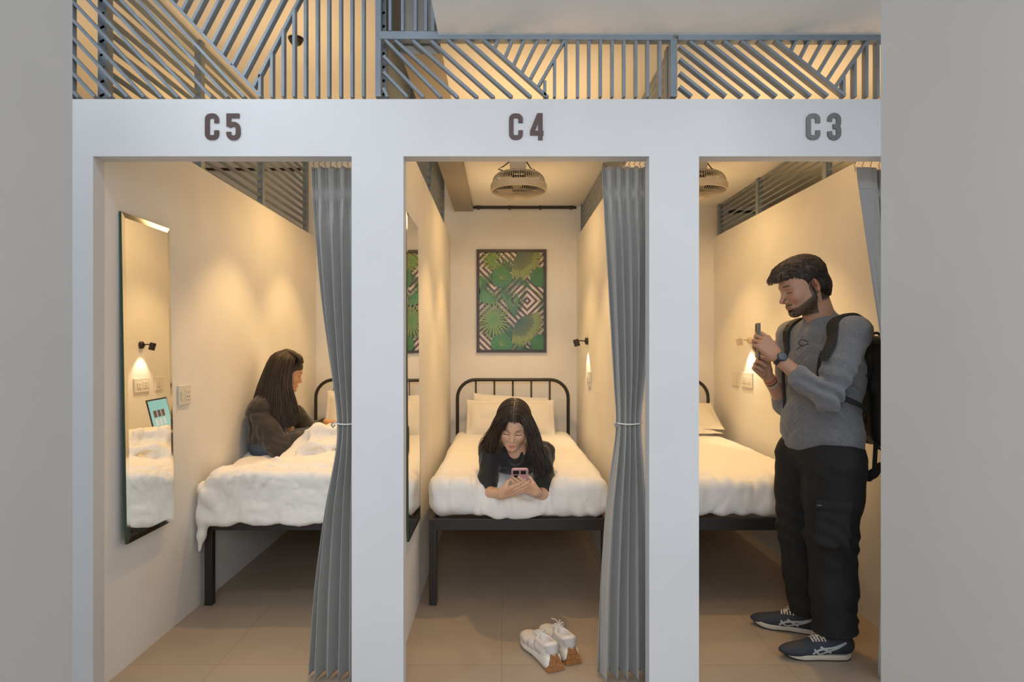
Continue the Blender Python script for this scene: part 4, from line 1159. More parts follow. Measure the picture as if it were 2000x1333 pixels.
# near (left) arm and hand, far (right) arm and hand
shL, elL, wrL = np.array((1.490, 2.705, 1.405)), np.array((1.352, 2.665, 1.128)), np.array((1.186, 2.762, 1.300))
shR, elR, wrR = np.array((1.385, 3.06, 1.40)), np.array((1.365, 3.07, 1.065)), np.array((1.232, 2.975, 1.215))
s = SDF(); forearm(s, elL, wrL, .041, .0255)
hand_sdf(s, wrL, frame((-.60, .22, .77), (.10, -1, .12)), -1, [(38, 62, 38), (44, 64, 38), (50, 62, 36), (54, 60, 36)], [(.018, .020, -.006), (.052, .036, -.014), (.090, .040, -.022), (.118, .034, -.024)])
h1 = s.mesh(0.002)
s2 = SDF(); forearm(s2, elR, wrR, .040, .0255)
hand_sdf(s2, wrR, frame((-.66, -.36, .66), (-.35, .92, .15)), 1, [(40, 55, 35), (42, 60, 35), (46, 60, 35), (50, 60, 35)], [(.018, .020, -.006), (.050, .036, -.012), (.082, .038, -.018), (.108, .034, -.020)])
h2 = s2.mesh(0.002)
# trunk and legs inside the clothes
hipL, hipR = np.array((1.462, 2.80, .86)), np.array((1.405, 2.985, .86))
knL, knR = np.array((1.452, 2.815, .50)), np.array((1.40, 3.02, .48))
anL, anR = np.array((1.475, 2.785, .10)), np.array((1.465, 3.005, .10))
Rb = rotz(math.radians(17)) @ np.diag([-1, -1, 1])       # columns: forward, left, up
RbT = Rb.T
s = SDF()
s.ell((1.452, 2.885, 1.26), (.115, .175, .22), RbT, k=.05); s.ell((1.44, 2.885, 1.02), (.115, .160, .17), RbT, k=.05); s.ell((1.435, 2.885, .90), (.120, .165, .13), RbT, k=.05)
s.cap(shL, shR, .05, .05, k=.05); s.cap(neckb, (1.45, 2.885, 1.36), .058, .07, k=.03)
for a, b in ((shL, elL), (shR, elR)): s.cap(a, b, .048, .038, k=.02)
for a, b, c_ in ((hipL, knL, anL), (hipR, knR, anR)): s.chain([a, b, c_], [.080, .055, .040], k=.03)
for a, toe in ((anL, (1.27, 2.77, .035)), (anR, (1.29, 3.08, .035))): s.cap(a + (0, 0, -.055), toe, .034, .026, k=.02)
bd = s.mesh(0.008)
V, Q, cc = jn(hd, (*h1, SK_M), (*h2, SK_M), (*bd, SK_M))
body = raw('body', V, Q, M_SKIN, man, cc)

# hair: cap volume plus brushed strands
def man_hair():
    s = SDF()
    s.ell((-.012, 0, .045), (.096, .0795, .082), k=.02)
    s.ell((.045, 0, .083), (.062, .060, .032), k=.025)
    s.ell((.092, .0, .066), (.030, .046, .020), k=.02)
    s.cap((-.058, -.040, -.015), (-.058, .040, -.015), .036, k=.03)
    s.cap((-.066, -.022, -.055), (-.066, .022, -.055), .022, k=.03)
    for q in (-1, 1):
        s.cap((.010, q*.068, .038), (.008, q*.074, -.002), .012, .006, k=.012)
    s.ell((.105, 0, -.005), (.075, .11, .048), k=.012, op='s')
    for q in (-1, 1): s.ell((.004, q*.090, -.014), (.020, .030, .036), k=.008, op='s')
    s.cap((.085, -.08, -.03), (.085, .08, -.03), .055, k=.01, op='s')
    s.disp = lambda P: 0.0022 * np.sin(P[..., 1] * 520 + 5 * vnoise(P, 26, 3)) * sstep(.03, .07, P[..., 2]) + .0006 * vnoise(P, 160, 5)
    V, Q = s.mesh(0.0022)
    n = 0.8 + .35 * vnoise(V * np.array((.35, 1, 1)), 220, 8)
    top = sstep(.06, .10, V[:, 2])
    rng = np.random.RandomState(2); mb = MB()
    K = 1300; tops = []
    for k in range(K):
        y = rng.uniform(-.064, .064); x0 = rng.uniform(-.085, .078)
        e = max(0.02, 1 - (x0 + .012)**2 / .096**2 - y*y / .0795**2)
        P0 = np.array((x0, y, .045 + .082 * math.sqrt(e)))
        L_ = rng.uniform(.028, .050) * (1.0 if x0 > -.02 else .6)
        d = np.array((1.0, -y * 3 + rng.randn() * .14, .25 if x0 < .05 else -.15)); d /= np.linalg.norm(d)
        tops.append([P0, P0 + d * L_ * .5 + (0, 0, .005), P0 + d * L_ + (0, 0, -.004 if x0 < .03 else -.014)])
    tops = s.project(np.array(tops), .0022, 3)
    for k in range(K):
        pts = tops[k]; pts[2] += np.array((.003, 0, .002)) * rng.rand(); v = rng.uniform(.6, 1.9)
        mb.tube(smooth_path(pts, 6), np.array([.0010, .0014, .0014, .0012, .0009, .0004]) * rng.uniform(.8, 1.2), 4, cap=False, col=(v, v * .93, v * .86))
    N = 5200                                 # short clipped sides and back
    th = rng.uniform(-math.pi, math.pi, N); zz = rng.uniform(-.078, .120, N)
    P0 = s.project(np.stack([-.012 + np.cos(th) * .085, np.sin(th) * .080, zz], -1), .0, 12)
    zz = P0[:, 2]
    ok = (np.abs(s.val(P0)) < .003) & ~((P0[:, 0] > .035) & (zz < .04)); P0 = P0[ok][:3400]; zz = P0[:, 2]; M = len(P0)
    f_ = np.stack([np.where(P0[:, 0] < 0, -.25, .15), np.zeros(M), -np.ones(M)], -1) + rng.randn(M, 3) * .2
    L_ = (.009 + .014 * sstep(0, .07, zz) * rng.rand(M))[:, None]
    P1 = s.project(P0 + f_ * L_ * .5, .0016, 2); P2 = s.project(P0 + f_ * L_, .0012, 2)
    for k in range(M):
        v = rng.uniform(.4, .9) + .5 * sstep(.03, .08, zz[k]); mb.tube([P0[k], P1[k], P2[k]], [.0009, .0010, .0004], 3, cap=False, col=(v, v, v))
    for k in range(110):                     # fringe tips
        y = rng.uniform(-.045, .050); x0 = rng.uniform(.080, .112)
        P0 = np.array((x0 - .02, y, .088 - (x0 - .08) * .25)); pts = [P0, P0 + (.022, 0, -.004), P0 + (.034, rng.randn()*.004, -.020), P0 + (.036, rng.randn()*.006, -.034 - rng.rand() * .008)]
        v = rng.uniform(.8, 2.2); mb.tube(smooth_path(pts, 7), np.array([.0018, .002, .002, .002, .0017, .0012, .0004]), 4, cap=False, col=(v, v * .95, v * .9))
    Vs = np.concatenate(mb.v); Qs = np.array(mb.f); cs = np.concatenate(mb.cols)[:, :3]
    V, Q, c_ = jn((V, Q, (n * (.55 + 1.2 * top))[:, None] * np.array((1, .96, .92))), (Vs, Qs, cs))
    return (V * scm) @ Rm.T + cm, Q, c_ * (.050, .034, .024)
M_HAIR = mat('hair', (1, 1, 1), 0.42, vcol=True, spec=0.45)
V, Q, cc = man_hair(); raw('hair', V, Q, M_HAIR, man, cc)

# jumper
M_KNIT = mat('grey_melange_knit', (.175, .18, .195), 0.95, bump=0.35, bscale=420, var=.30, vscale=260, sheen=.3, detail=2)
def lerp(a, b, t): return np.array(a) * (1 - t) + np.array(b) * t
cuffL, cuffR = lerp(elL, wrL, .50), lerp(elR, wrR, .22)
jm = SDF()
jm.ell((1.458, 2.885, 1.255), (.138, .200, .235), RbT, k=.05)
jm.ell((1.440, 2.885, 1.02), (.140, .190, .21), RbT, k=.06)
jm.ell((1.436, 2.885, .92), (.142, .190, .12), RbT, k=.06)
jm.cap(shL + (0, .02, -.01), shR + (0, -.02, -.01), .068, .068, k=.05)
jm.cap((1.462, 2.885, 1.40), (1.440, 2.888, 1.475), .085, .066, k=.035)
jm.cap((1.437, 2.888, 1.468), (1.420, 2.888, 1.512), .068, .065, k=.006)
jm.cap(shL, lerp(shL, elL, .55), .074, .068, k=.035); jm.cap(lerp(shL, elL, .5), elL, .069, .062, k=.02); jm.cap(elL, cuffL, .062, .052, k=.015)
jm.cap(lerp(elL, cuffL, .72), cuffL, .057, .056, k=.006)
jm.cap(shR, elR, .072, .060, k=.035); jm.cap(elR, cuffR, .058, .054, k=.02)
jm.cap((1.418, 2.888, 1.530), (1.398, 2.888, 1.60), .058, .060, k=.004, op='s')
dL = (wrL - elL) / np.linalg.norm(wrL - elL)
def jdisp(P):
    q = P + .03 * np.stack([vnoise(P, 7, 31), vnoise(P, 7, 32), vnoise(P, 7, 33)], -1)
    d = folds(q, .0065, 9, 34, (1, 1, 1.2)) + folds(q, .003, 20, 35, (1, 1, 1.3))
    # creases at the near elbow
    r_ = np.linalg.norm(P - elL, axis=-1); m = np.exp(-(r_ / .13)**2)
    a = (P - elL) @ np.array((.55, .1, .83))
    d = d + m * .011 * np.sin(a * 120 + 3 * vnoise(P, 14, 36))
    # braided panel down the chest, ribbed hem
    l = (P - np.array((1.44, 2.885, 1.2))) @ Rb; f_, y_ = l[..., 0], l[..., 1]
    pan = (f_ > .03) * sstep(.040, .034, np.abs(y_ + .0)) * sstep(1.42, 1.38, P[..., 2]) * sstep(.93, .96, P[..., 2])
    zz = P[..., 2] * 210 - np.abs(y_ % .034 - .017) * 300
    d = d - pan * .0022 * np.sin(zz) - .0012 * (f_ > 0) * np.exp(-((np.abs(y_) - .043) / .003)**2)
    hem = sstep(.945, .925, P[..., 2]) * (np.abs(y_) < .3)
    d = d + hem * (.004 + .0008 * np.sin(np.arctan2(y_, f_) * 90))
    d = d + .010 * sstep(.90, .955, P[..., 2]) * 0
    return d
jm.disp = jdisp
jm.clip = [((-.03, .02, -1), -.882 - .03 * 1.44 + .02 * 2.885), ]
V, Q = jm.mesh(0.0042)
# cut the sleeve at the cuff
raw('jumper', V, Q, M_KNIT, man)

# trousers
M_TROU = mat('black_cargo_cotton', (.012, .0115, .0115), 0.85, bump=.15, bscale=260, sheen=.0, var=.1, vscale=14)
tr = SDF()
tr.ell((1.437, 2.885, .87), (.138, .185, .13), RbT, k=.05)
hl, hr = hipL + (-.005, .0, -.02), hipR + (.0, 0, -.02)
tr.chain([hl, (1.452, 2.81, .68), knL + (-.005, 0, 0), (1.452, 2.80, .28), (1.447, 2.79, .105)], [.132, .122, .107, .096, .096], k=.03)
tr.chain([hr, (1.395, 3.01, .68), knR, (1.415, 3.01, .28), (1.435, 3.00, .105)], [.124, .108, .098, .086, .086], k=.025)
tr.box((1.402, 2.712, .590), (.066, .030, .098), .02, rotz(.38), k=.012)
tr.box((1.402, 2.707, .675), (.070, .031, .022), .01, rotz(.38), k=.004)
def tdisp(P):
    q = P + .04 * np.stack([vnoise(P, 5, 41), vnoise(P, 5, 42), vnoise(P, 5, 43)], -1)
    d = folds(q, .006, 6.5, 44, (1, 1, .7))
    kn = np.exp(-((P[..., 2] - .50) / .10)**2) + .9 * np.exp(-((P[..., 2] - .17) / .07)**2) + .5 * np.exp(-((P[..., 2] - .82) / .05)**2)
    d = d + kn * .0045 * np.sin(P[..., 2] * 80 + (P[..., 0] - 1.4) * 55 + 7 * vnoise(P, 7, 46)) + folds(q, .003, 14, 47, (1, 1, .6))
    x = (P[..., 0] - 1.52)
    d = d + .0025 * np.exp(-((P[..., 0] - 1.47 - .1*(P[..., 2]-.5)) / .003)**2) * (P[..., 1] < 2.75)
    return d
tr.disp = tdisp
tr.clip = [((0.10, 0, -1), -.108 + .1445), ((0, 0, 1), .925)]
V, Q = tr.mesh(0.0055)
trousers = raw('trousers', V, Q, M_TROU, man)
mb = MB(); surf_ribbon(mb, tr, [W(1592, 990, 2.68), W(1607, 990, 2.68)], .004, .0008, 6, .0005)
mb.build('pocket_tag', mat('grey_pocket_tag', (.16, .16, .17), .6), trousers)

# shoes
M_NAVY = mat('navy_shoe_fabric', (.030, .036, .050), .7, bump=.15, bscale=500)
M_MID = mat('off_white_midsole', (.62, .56, .46), .55)
M_OUT = mat('dark_outsole', (.03, .022, .018), .7)
M_LACE = mat('cream_laces', (.72, .62, .50), .8)
M_STRIPE = mat('grey_white_stripe', (.50, .51, .50), .45)
def foot_outline(t, wd):
    # half width along the foot, t=0 heel .. 1 toe
    return wd * np.interp(t, [0, .04, .12, .3, .5, .72, .88, .96, 1], [.35, .62, .80, .80, .78, 1.0, .88, .60, .25])
def shoe(parent, heel, toe, side, name='shoe', sc=1.0, logo=True, mats=None, casual=None):
    """heel/toe on the floor; side=+1: left foot"""
    heel = np.array(heel, float); toe = np.array(toe, float); ax = toe - heel; L_ = np.linalg.norm(ax); ax /= L_
    lf = np.cross((0, 0, 1), ax); T = lambda p: heel + ax * p[0] * L_ + lf * p[1] + np.array((0, 0, p[2]))
    m_up, m_mid, m_out, m_lace = mats
    R3 = np.stack([ax, lf, (0, 0, 1)], 0)
    u = SDF()
    for t, w_, z, zr in ((.10, .034, .058, .040), (.22, .034, .060, .042), (.36, .035, .056, .038), (.52, .038, .048, .036), (.66, .041, .040, .028), (.80, .042, .035, .022), (.90, .034, .032, .017)):
        u.ell(T((t, 0, z * sc)), (.050 * sc, w_ * sc, zr * sc), R3, k=.025)
    u.cap(T((.06, 0, .05)), T((.03, 0, .092 * sc)), .024, .016, k=.02)
    for q in (-1, 1): u.cap(T((.08, q*.020, .085 * sc)), T((.34, q*.022, .078 * sc)), .010, .009, k=.015)
    u.cap(T((.40, 0, .080)), T((.60, 0, .062)), .016, .012, k=.02)
    u.ell(T((.20, 0, .115 * sc)), (.052, .021, .050), R3, k=.006, op='s')
    u.clip = [((0, 0, -1), -.017)]
    V, Q = u.mesh(0.0024)
    if parent is None: rt = None
    up = raw('upper', V, Q, m_up, parent)
    # sole
    def slab(name, m, z0, z1, w0, w1, rise):
        mb = MB(); n = 28; ring = []
        ts = np.concatenate([np.linspace(0, 1, n), np.linspace(1, 0, n)])
        qs = np.r_[np.ones(n), -np.ones(n)]
        lay = []
        for z, wv in ((z0, w0), ((z0+z1)/2, w1), (z1, w1 * .97)):
            lay.append([T((-.015 + 1.03 * t, q * foot_outline(t, wv) + (.004 * side * math.sin(t*5)), z + rise * max(0, t - .72)**2 * 4.0 + rise * .5 * max(0, .08 - t) * 3)) for t, q in zip(ts, qs)])
        V = np.array(lay).reshape(-1, 3); N = 2 * n; Fc = []
        for i in range(2):
            for k in range(N): l = (k + 1) % N; Fc.append((i*N+k, i*N+l, (i+1)*N+l, (i+1)*N+k))
        for i in (0, 2):
            for k in range(n - 1): Fc.append((i*N+k, i*N+k+1, i*N+N-2-k, i*N+N-1-k))
        mb.add(V, Fc); return mb.build(name, m, parent, smooth=False)
    slab('midsole', m_mid, .006, .026 * sc, .043 * sc, .045 * sc, .05)
    slab('outsole', m_out, 0.0, .0065, .041 * sc, .043 * sc, .05)
    mb = MB()
    for k in range(5):
        t = .40 + .045 * k; z = .11
        surf_ribbon(mb, u, [T((t, -.024, z * .7)), T((t + .012, 0, z * .8)), T((t + .004, .024, z * .7))], .0062, .0022, 12, .001)
    surf_ribbon(mb, u, [T((.56, .012, .08)), T((.40, -.012, .10))], .004, .002, 10, .002); surf_ribbon(mb, u, [T((.56, -.012, .08)), T((.40, .012, .10))], .004, .002, 10, .002)
    for q in (-1, 1):
        c0 = T((.42, 0, .098 * sc)); mb.tube(smooth_path([c0, c0 + lf*q*.020 + np.array((0, 0, .010)), c0 + lf*q*.030 + ax*.012 + np.array((0, 0, -.008)), c0 + lf*q*.012 + ax*.006], 14), .0018, 5)
        mb.tube(smooth_path([c0, c0 + lf*q*.014 + ax*.02 + np.array((0, 0, .006)), c0 + lf*q*.026 + ax*.035 + np.array((0, 0, -.012))], 10), .0016, 5)
    mb.build('laces', m_lace, parent, smooth=False)
    if logo:
        mb = MB()
        for q in (-1, 1):
            P = lambda a, b: T((a, q * .05, b))
            for pts, w_ in (([P(.62, .030), P(.52, .050), P(.30, .060), P(.10, .082)], .009), ([P(.50, .022), P(.38, .038), P(.24, .058), P(.10, .082)], .008),
                            ([P(.60, .056), P(.54, .034), P(.50, .022)], .008), ([P(.50, .066), P(.40, .044), P(.33, .026)], .009)):
                surf_ribbon(mb, u, pts, w_, .0012, 18, .0004)
        mb.build('crossed_stripes', M_STRIPE, parent)
    return u
for nm, he, to, sd, lab in (('shoe', (1.500, 2.765, 0), (1.222, 2.772, 0), 1, None), ('shoe', (1.490, 2.985, 0), (1.228, 3.105, 0), -1, None)):
    e = bpy.data.objects.new('shoe', None); C.objects.link(e); e.parent = man; e.empty_display_size = .03
    e.location = np.array(he) - np.array(man.location)
    shoe(e, he, to, sd, mats=(M_NAVY, M_MID, M_OUT, M_LACE))

# watch, bracelets
def wristband(center, axis, r, wd, th, m, name, parent, dial=None):
    ax = np.array(axis, float); ax /= np.linalg.norm(ax)
    o = MB().lathe([(r, -wd/2), (r + th, -wd/2), (r + th, wd/2), (r, wd/2), (r, -wd/2)], center, ax, 32).build(name, m, parent, smooth=False)
    return o
M_WATCH = mat('black_watch', (.012, .012, .014), .25)
wc = lerp(elL, wrL, .93); aL = wrL - elL
ws = wristband(wc, aL, .0275, .018, .003, M_WATCH, 'watch_strap', man)
nrm = np.array((.10, -1, .25)); ax = aL / np.linalg.norm(aL); nrm = nrm - ax * nrm.dot(ax); nrm /= np.linalg.norm(nrm)
wd_ = MB().lathe([(0, .0), (.020, 0), (.021, .003), (.021, .008), (.018, .010), (0, .010)], wc + nrm * .0265, nrm, 28).build('watch_case', M_WATCH, man)
MB().lathe([(0, 0), (.0165, 0), (.0165, .0008), (0, .0008)], wc + nrm * .0365, nrm, 28).build('watch_dial', mat('watch_dial', (.03, .045, .055), .15), wd_)
aR = wrR - elR
for t, r, w_, m, n_ in ((.86, .0265, .006, mat('red_thread', (.45, .06, .03), .7), 'red_bracelet'), (.79, .0275, .004, M_WATCH, 'black_bracelet'), (.72, .0285, .007, mat('grey_bracelet', (.42, .38, .34), .5), 'grey_bracelet')):
    wristband(lerp(elR, wrR, t), aR, r, w_, .002, m, n_, man)

# phone held by the man
def phone(center, R, wd, ht, th, m_body, m_cam, name_label, cams, case_r=.010):
    r = empty('smartphone', center, name_label, 'phone')
    s = SDF(); s.box(center, (th/2, wd/2, ht/2), min(th/2*.9, .004), R.T, k=.001)
    # rounded outline from a bevelled slab
    n = 8; rr = case_r; out = []
    for cx, cz, a0 in ((wd/2-rr, ht/2-rr, 0), (-wd/2+rr, ht/2-rr, 90), (-wd/2+rr, -ht/2+rr, 180), (wd/2-rr, -ht/2+rr, 270)):
        for k in range(n): a = math.radians(a0 + 90 * k / (n-1)); out.append((cx + rr*math.cos(a), cz + rr*math.sin(a)))
    f = lambda a, b, d: np.array(center) + R @ np.array((d, a, b))
    MB().prism(out, -th/2, th/2, f).build('phone_body', m_body, r, bevel=.0015)
    MB().prism([(a*.94, b*.97) for a, b in out], th/2, th/2 + .0006, f).build('screen', mat('phone_screen', (.02, .02, .025), .1, emit=(.5, .6, .7), estr=.4), r)
    for (a, b, w2, h2) in cams:
        q = [(a + w2*x_, b + h2*z_) for x_, z_ in ((-1, -1), (1, -1), (1, 1), (-1, 1))]
        MB().prism(q, -th/2 - .002, -th/2, f).build('camera_lens', m_cam, r, bevel=.001)
    return r
M_PHG = mat('grey_phone_metal', (.11, .10, .095), .35, .4)
phone((1.137, 2.842, 1.372), rotz(math.radians(-11)), .074, .155, .0095, M_PHG, M_WATCH, 'grey smartphone held upright in the standing man\'s hands', ((.018, .055, .010, .014),))

# ---------------------------------------------------------------- backpack
M_PACK = mat('black_backpack_nylon', (.010, .010, .011), .6, bump=.2, bscale=120, sheen=.1)
M_STRAP = mat('black_webbing', (.014, .014, .015), .75, bump=.2, bscale=600)
pk = empty('backpack', (1.69, 2.91, .92), 'black backpack worn by the standing man, cut off by the near wall', 'backpack')
s = SDF()
s.box((1.688, 2.905, 1.135), (.085, .155, .235), .06, rotz(.10).T, k=.02)
s.box((1.655, 2.91, 1.27), (.085, .145, .125), .05, rotz(.10).T, k=.03)
s.box((1.735, 2.90, 1.06), (.045, .125, .14), .035, k=.02)
s.disp = lambda P: folds(P, .008, 8, 61, (1, 1, .8)) + .003 * np.sin(P[..., 2] * 60 + P[..., 1] * 30) * (P[..., 0] > 1.66)
V, Q = s.mesh(.006); V[:, 0] = np.minimum(V[:, 0], XR3 - .004)
raw('pack_body', V, Q, M_PACK, pk)
MB().tube(smooth_path([(1.66, 2.88, 1.375), (1.675, 2.88, 1.405), (1.70, 2.88, 1.40), (1.705, 2.88, 1.365)], 12), .006, 8).build('haul_loop', M_STRAP, pk, smooth=True)
for side_, pts in ((0, [W(1683, 740, 2.76), W(1688, 690, 2.74), W(1676, 640, 2.74), W(1655, 613, 2.75), W(1630, 612, 2.74), W(1606, 632, 2.70), W(1592, 662, 2.68), W(1590, 690, 2.67)]),
                   (1, [(1.60, 3.06, 1.30), (1.56, 3.04, 1.44), (1.48, 3.02, 1.49), (1.40, 2.99, 1.46), (1.335, 2.975, 1.36), (1.31, 2.965, 1.27)])):
    mb = MB(); surf_ribbon(mb, jm, pts, .058 if side_ == 0 else .040, .012, 40, .002); mb.build('shoulder_strap', M_STRAP, pk, smooth=False)
jt = SDF(); jt.ops = [o for o in jm.ops[:4]]
mb = MB(); surf_ribbon(mb, jt, [W(1590, 686, 2.70), W(1589, 720, 2.72), W(1596, 755, 2.74), W(1615, 785, 2.74)], .018, .003, 24, .012)
surf_ribbon(mb, jt, [W(1630, 768, 2.72), W(1650, 782, 2.74), W(1664, 806, 2.78), W(1682, 840, 2.84)], .022, .004, 24, .010)
mb.build('webbing_strap', M_STRAP, pk)
c = jm.project(np.array([W(1591, 684, 2.66)]), .014)[0]; n_ = jm.grad(np.array([c]))[0]
mb = MB(); ribbon(mb, np.array([c + (0, 0, .020), c + (0, 0, .0), c - (0, 0, .020)]), np.tile(n_, (3, 1)), .040, .006); mb.build('strap_buckle', M_PACK, pk)
mb = MB(); mb.tube(smooth_path([W(1578, 668, 2.66), W(1566, 664, 2.67), W(1560, 672, 2.68), W(1568, 676, 2.68)], 12), .002, 5); mb.tube(smooth_path([W(1580, 672, 2.66), W(1566, 676, 2.68), W(1556, 684, 2.69)], 8), .002, 5)
mb.build('clip_cord', M_STRAP, pk)
# loose straps hanging below
mb = MB(); mb.tube(smooth_path([(1.625, 2.78, .93), (1.618, 2.775, .86), (1.612, 2.77, .80)], 8), .009, 6); mb.build('hanging_strap', M_STRAP, pk)
mb = MB(); s = SDF(); s.ell((1.608, 2.77, .795), (.022, .012, .022), k=.01); s.cap((1.59, 2.77, .77), (1.635, 2.77, .81), .011, k=.01); s.cap((1.63, 2.78, .815), (1.642, 2.78, .83), .012, k=.01)
V, Q = s.mesh(.003); raw('strap_knot', V, Q, M_STRAP, pk)
MB().tube(smooth_path([(1.63, 2.79, .91), (1.67, 2.78, .885), (1.71, 2.80, .875), (1.74, 2.84, .89)], 12), .006, 6).build('bottom_strap', M_STRAP, pk)
MB().tube(smooth_path([(1.305, 2.965, 1.28), (1.300, 2.955, 1.20), (1.303, 2.95, 1.10), (1.30, 2.95, 1.06)], 12), .007, 6).build('chest_strap_tail', M_STRAP, pk)
# ================= the woman lying in the middle bunk =================
SK_W = (.78, .48, .32)
HAIR_W = np.array((.016, .010, .008))
lady = person((.075, 3.5, .58), 'person lying on the middle bed in a black T-shirt, looking at a pink phone')
Fw = frame((-.07, -.89, -.44), (.04, -.44, .89))
cw = np.array((.061, 3.375, .938)); scw = 1.05
neckw = (.082, 3.475, .765)
hd = head_mesh(SK_W, False, neckw, Fw, cw, scw, HAIR_W, .0021)
eR, wR_ = W(948, 962, 3.40), W(979, 966, 3.265)
eL, wL_ = W(1066, 968, 3.40), W(1046, 962, 3.265)
zb = np.array((0, -.78, -.62))
s = SDF(); forearm(s, eR, wR_, .036, .0225)
hand_sdf(s, wR_, frame((.84, -.38, .34), zb + (-.10, 0, 0)), 1, [(6, 16, 12), (5, 14, 10), (4, 14, 10), (4, 14, 10)], [(.016, .018, -.006), (.046, .036, -.014), (.070, .044, -.034), (.078, .036, -.052)], .92)
h1 = s.mesh(.0019)
s = SDF(); forearm(s, eL, wL_, .036, .0225)
hand_sdf(s, wL_, frame((-.74, -.44, .46), zb + (.10, -.1, 0)), -1, [(6, 14, 12), (5, 12, 10), (4, 12, 10), (4, 12, 10)], [(.016, .018, -.006), (.046, .036, -.014), (.072, .044, -.034), (.080, .036, -.052)], .92)
h2 = s.mesh(.0019)
shr, shl = W(960, 880, 3.50), W(1058, 884, 3.50)
s = SDF()
s.cap(shr + (0, .02, -.01), shl + (0, .02, -.01), .036, k=.03); s.ell((.08, 3.66, .72), (.15, .20, .085), k=.06); s.ell((.08, 3.95, .70), (.13, .18, .075), k=.06)
s.ell((.075, 4.20, .715), (.15, .15, .085), k=.05); s.cap(neckw, (.08, 3.54, .76), .045, .06, k=.03)
for q in (-1, 1): s.chain([(.075 + q*.075, 4.22, .71), (.05 + q*.09, 4.62, .70), (.05 + q*.10, 4.90, .69)], [.072, .05, .035], k=.03); 
s.cap(shr, eR, .038, .034, k=.02); s.cap(shl, eL, .038, .034, k=.02)
bd = s.mesh(.009)
V, Q, cc = jn(hd, (*h1, SK_W), (*h2, SK_W), (*bd, SK_W)); raw('body', V, Q, M_SKIN, lady, cc)
M_TEE = mat('black_tshirt_cotton', (.018, .017, .017), .8, bump=.15, bscale=150, sheen=.25)
ts = SDF()
ts.cap(shr + (.0, .01, -.005), shl + (0, .01, -.005), .058, k=.05)
ts.ell((.082, 3.56, .735), (.155, .13, .095), k=.06)
ts.ell((.08, 3.72, .72), (.165, .22, .100), k=.06); ts.ell((.08, 4.02, .715), (.150, .18, .092), k=.06)
cR, cL = lerp(shr, eR, .93), lerp(shl, eL, .95)
ts.cap(shr, cR, .062, .060, k=.04); ts.cap(shl, cL, .062, .060, k=.04)
ts.cap(lerp(shr, cR, .85), cR, .060, .064, k=.02); ts.cap(lerp(shl, cL, .85), cL, .060, .064, k=.02)
ts.cap((.078, 3.475, .80), (.070, 3.43, .755), .052, .046, k=.02)
ts.cap((.072, 3.40, .84), (.066, 3.40, .775), .044, .036, k=.012, op='s')
def wdisp(P):
    q = P + .03 * np.stack([vnoise(P, 8, 51), vnoise(P, 8, 52), vnoise(P, 8, 53)], -1)
    return folds(q, .008, 10, 54, (1.3, 1, .7)) + folds(q, .004, 22, 55, (1.3, 1, .7))
ts.disp = wdisp
V, Q = ts.mesh(.0048); raw('tshirt', V, Q, M_TEE, lady)
s = SDF(); s.ell((.075, 4.22, .725), (.170, .17, .098), k=.05)
for q in (-1, 1): s.chain([(.075 + q*.075, 4.24, .715), (.05 + q*.09, 4.62, .71), (.05 + q*.10, 4.86, .70)], [.086, .066, .054], k=.03)
s.disp = lambda P: folds(P, .005, 8, 55)
V, Q = s.mesh(.008); raw('trousers', V, Q, mat('dark_trousers', (.03, .032, .04), .85), lady)

def skull_strands(n, seed, R, c, sc, x_rng, th_end, r=.0022, droop=.35, sides=(-1, 1)):
    rng = np.random.RandomState(seed); mb = MB()
    for k in range(n):
        x0 = rng.uniform(*x_rng); q = sides[rng.randint(len(sides))]; te = math.radians(rng.uniform(*th_end)); lift = rng.uniform(0, .005)
        pts = []
        for t in np.linspace(.02, 1, 12):
            th = te * t; x = x0 - droop * max(0, x0) * (1 - math.cos(min(th, 1.8)))
            e = math.sqrt(max(.02, 1 - ((x + .006) / (.104 + lift))**2))
            pts.append(((x), q * (.084 + lift) * e * math.sin(th), .034 + (.093 + lift) * e * math.cos(th)))
        v = rng.uniform(.55, 1.6); rr = r * rng.uniform(.7, 1.2)
        mb.tube(np.array(pts) * sc @ R.T + c, rr * np.interp(np.linspace(0, 1, 12), [0, .1, .8, 1], [.5, 1, .9, .5]), 5, cap=False, col=(v, v, v))
    return np.concatenate(mb.v), np.array(mb.f), np.concatenate(mb.cols)[:, :3]
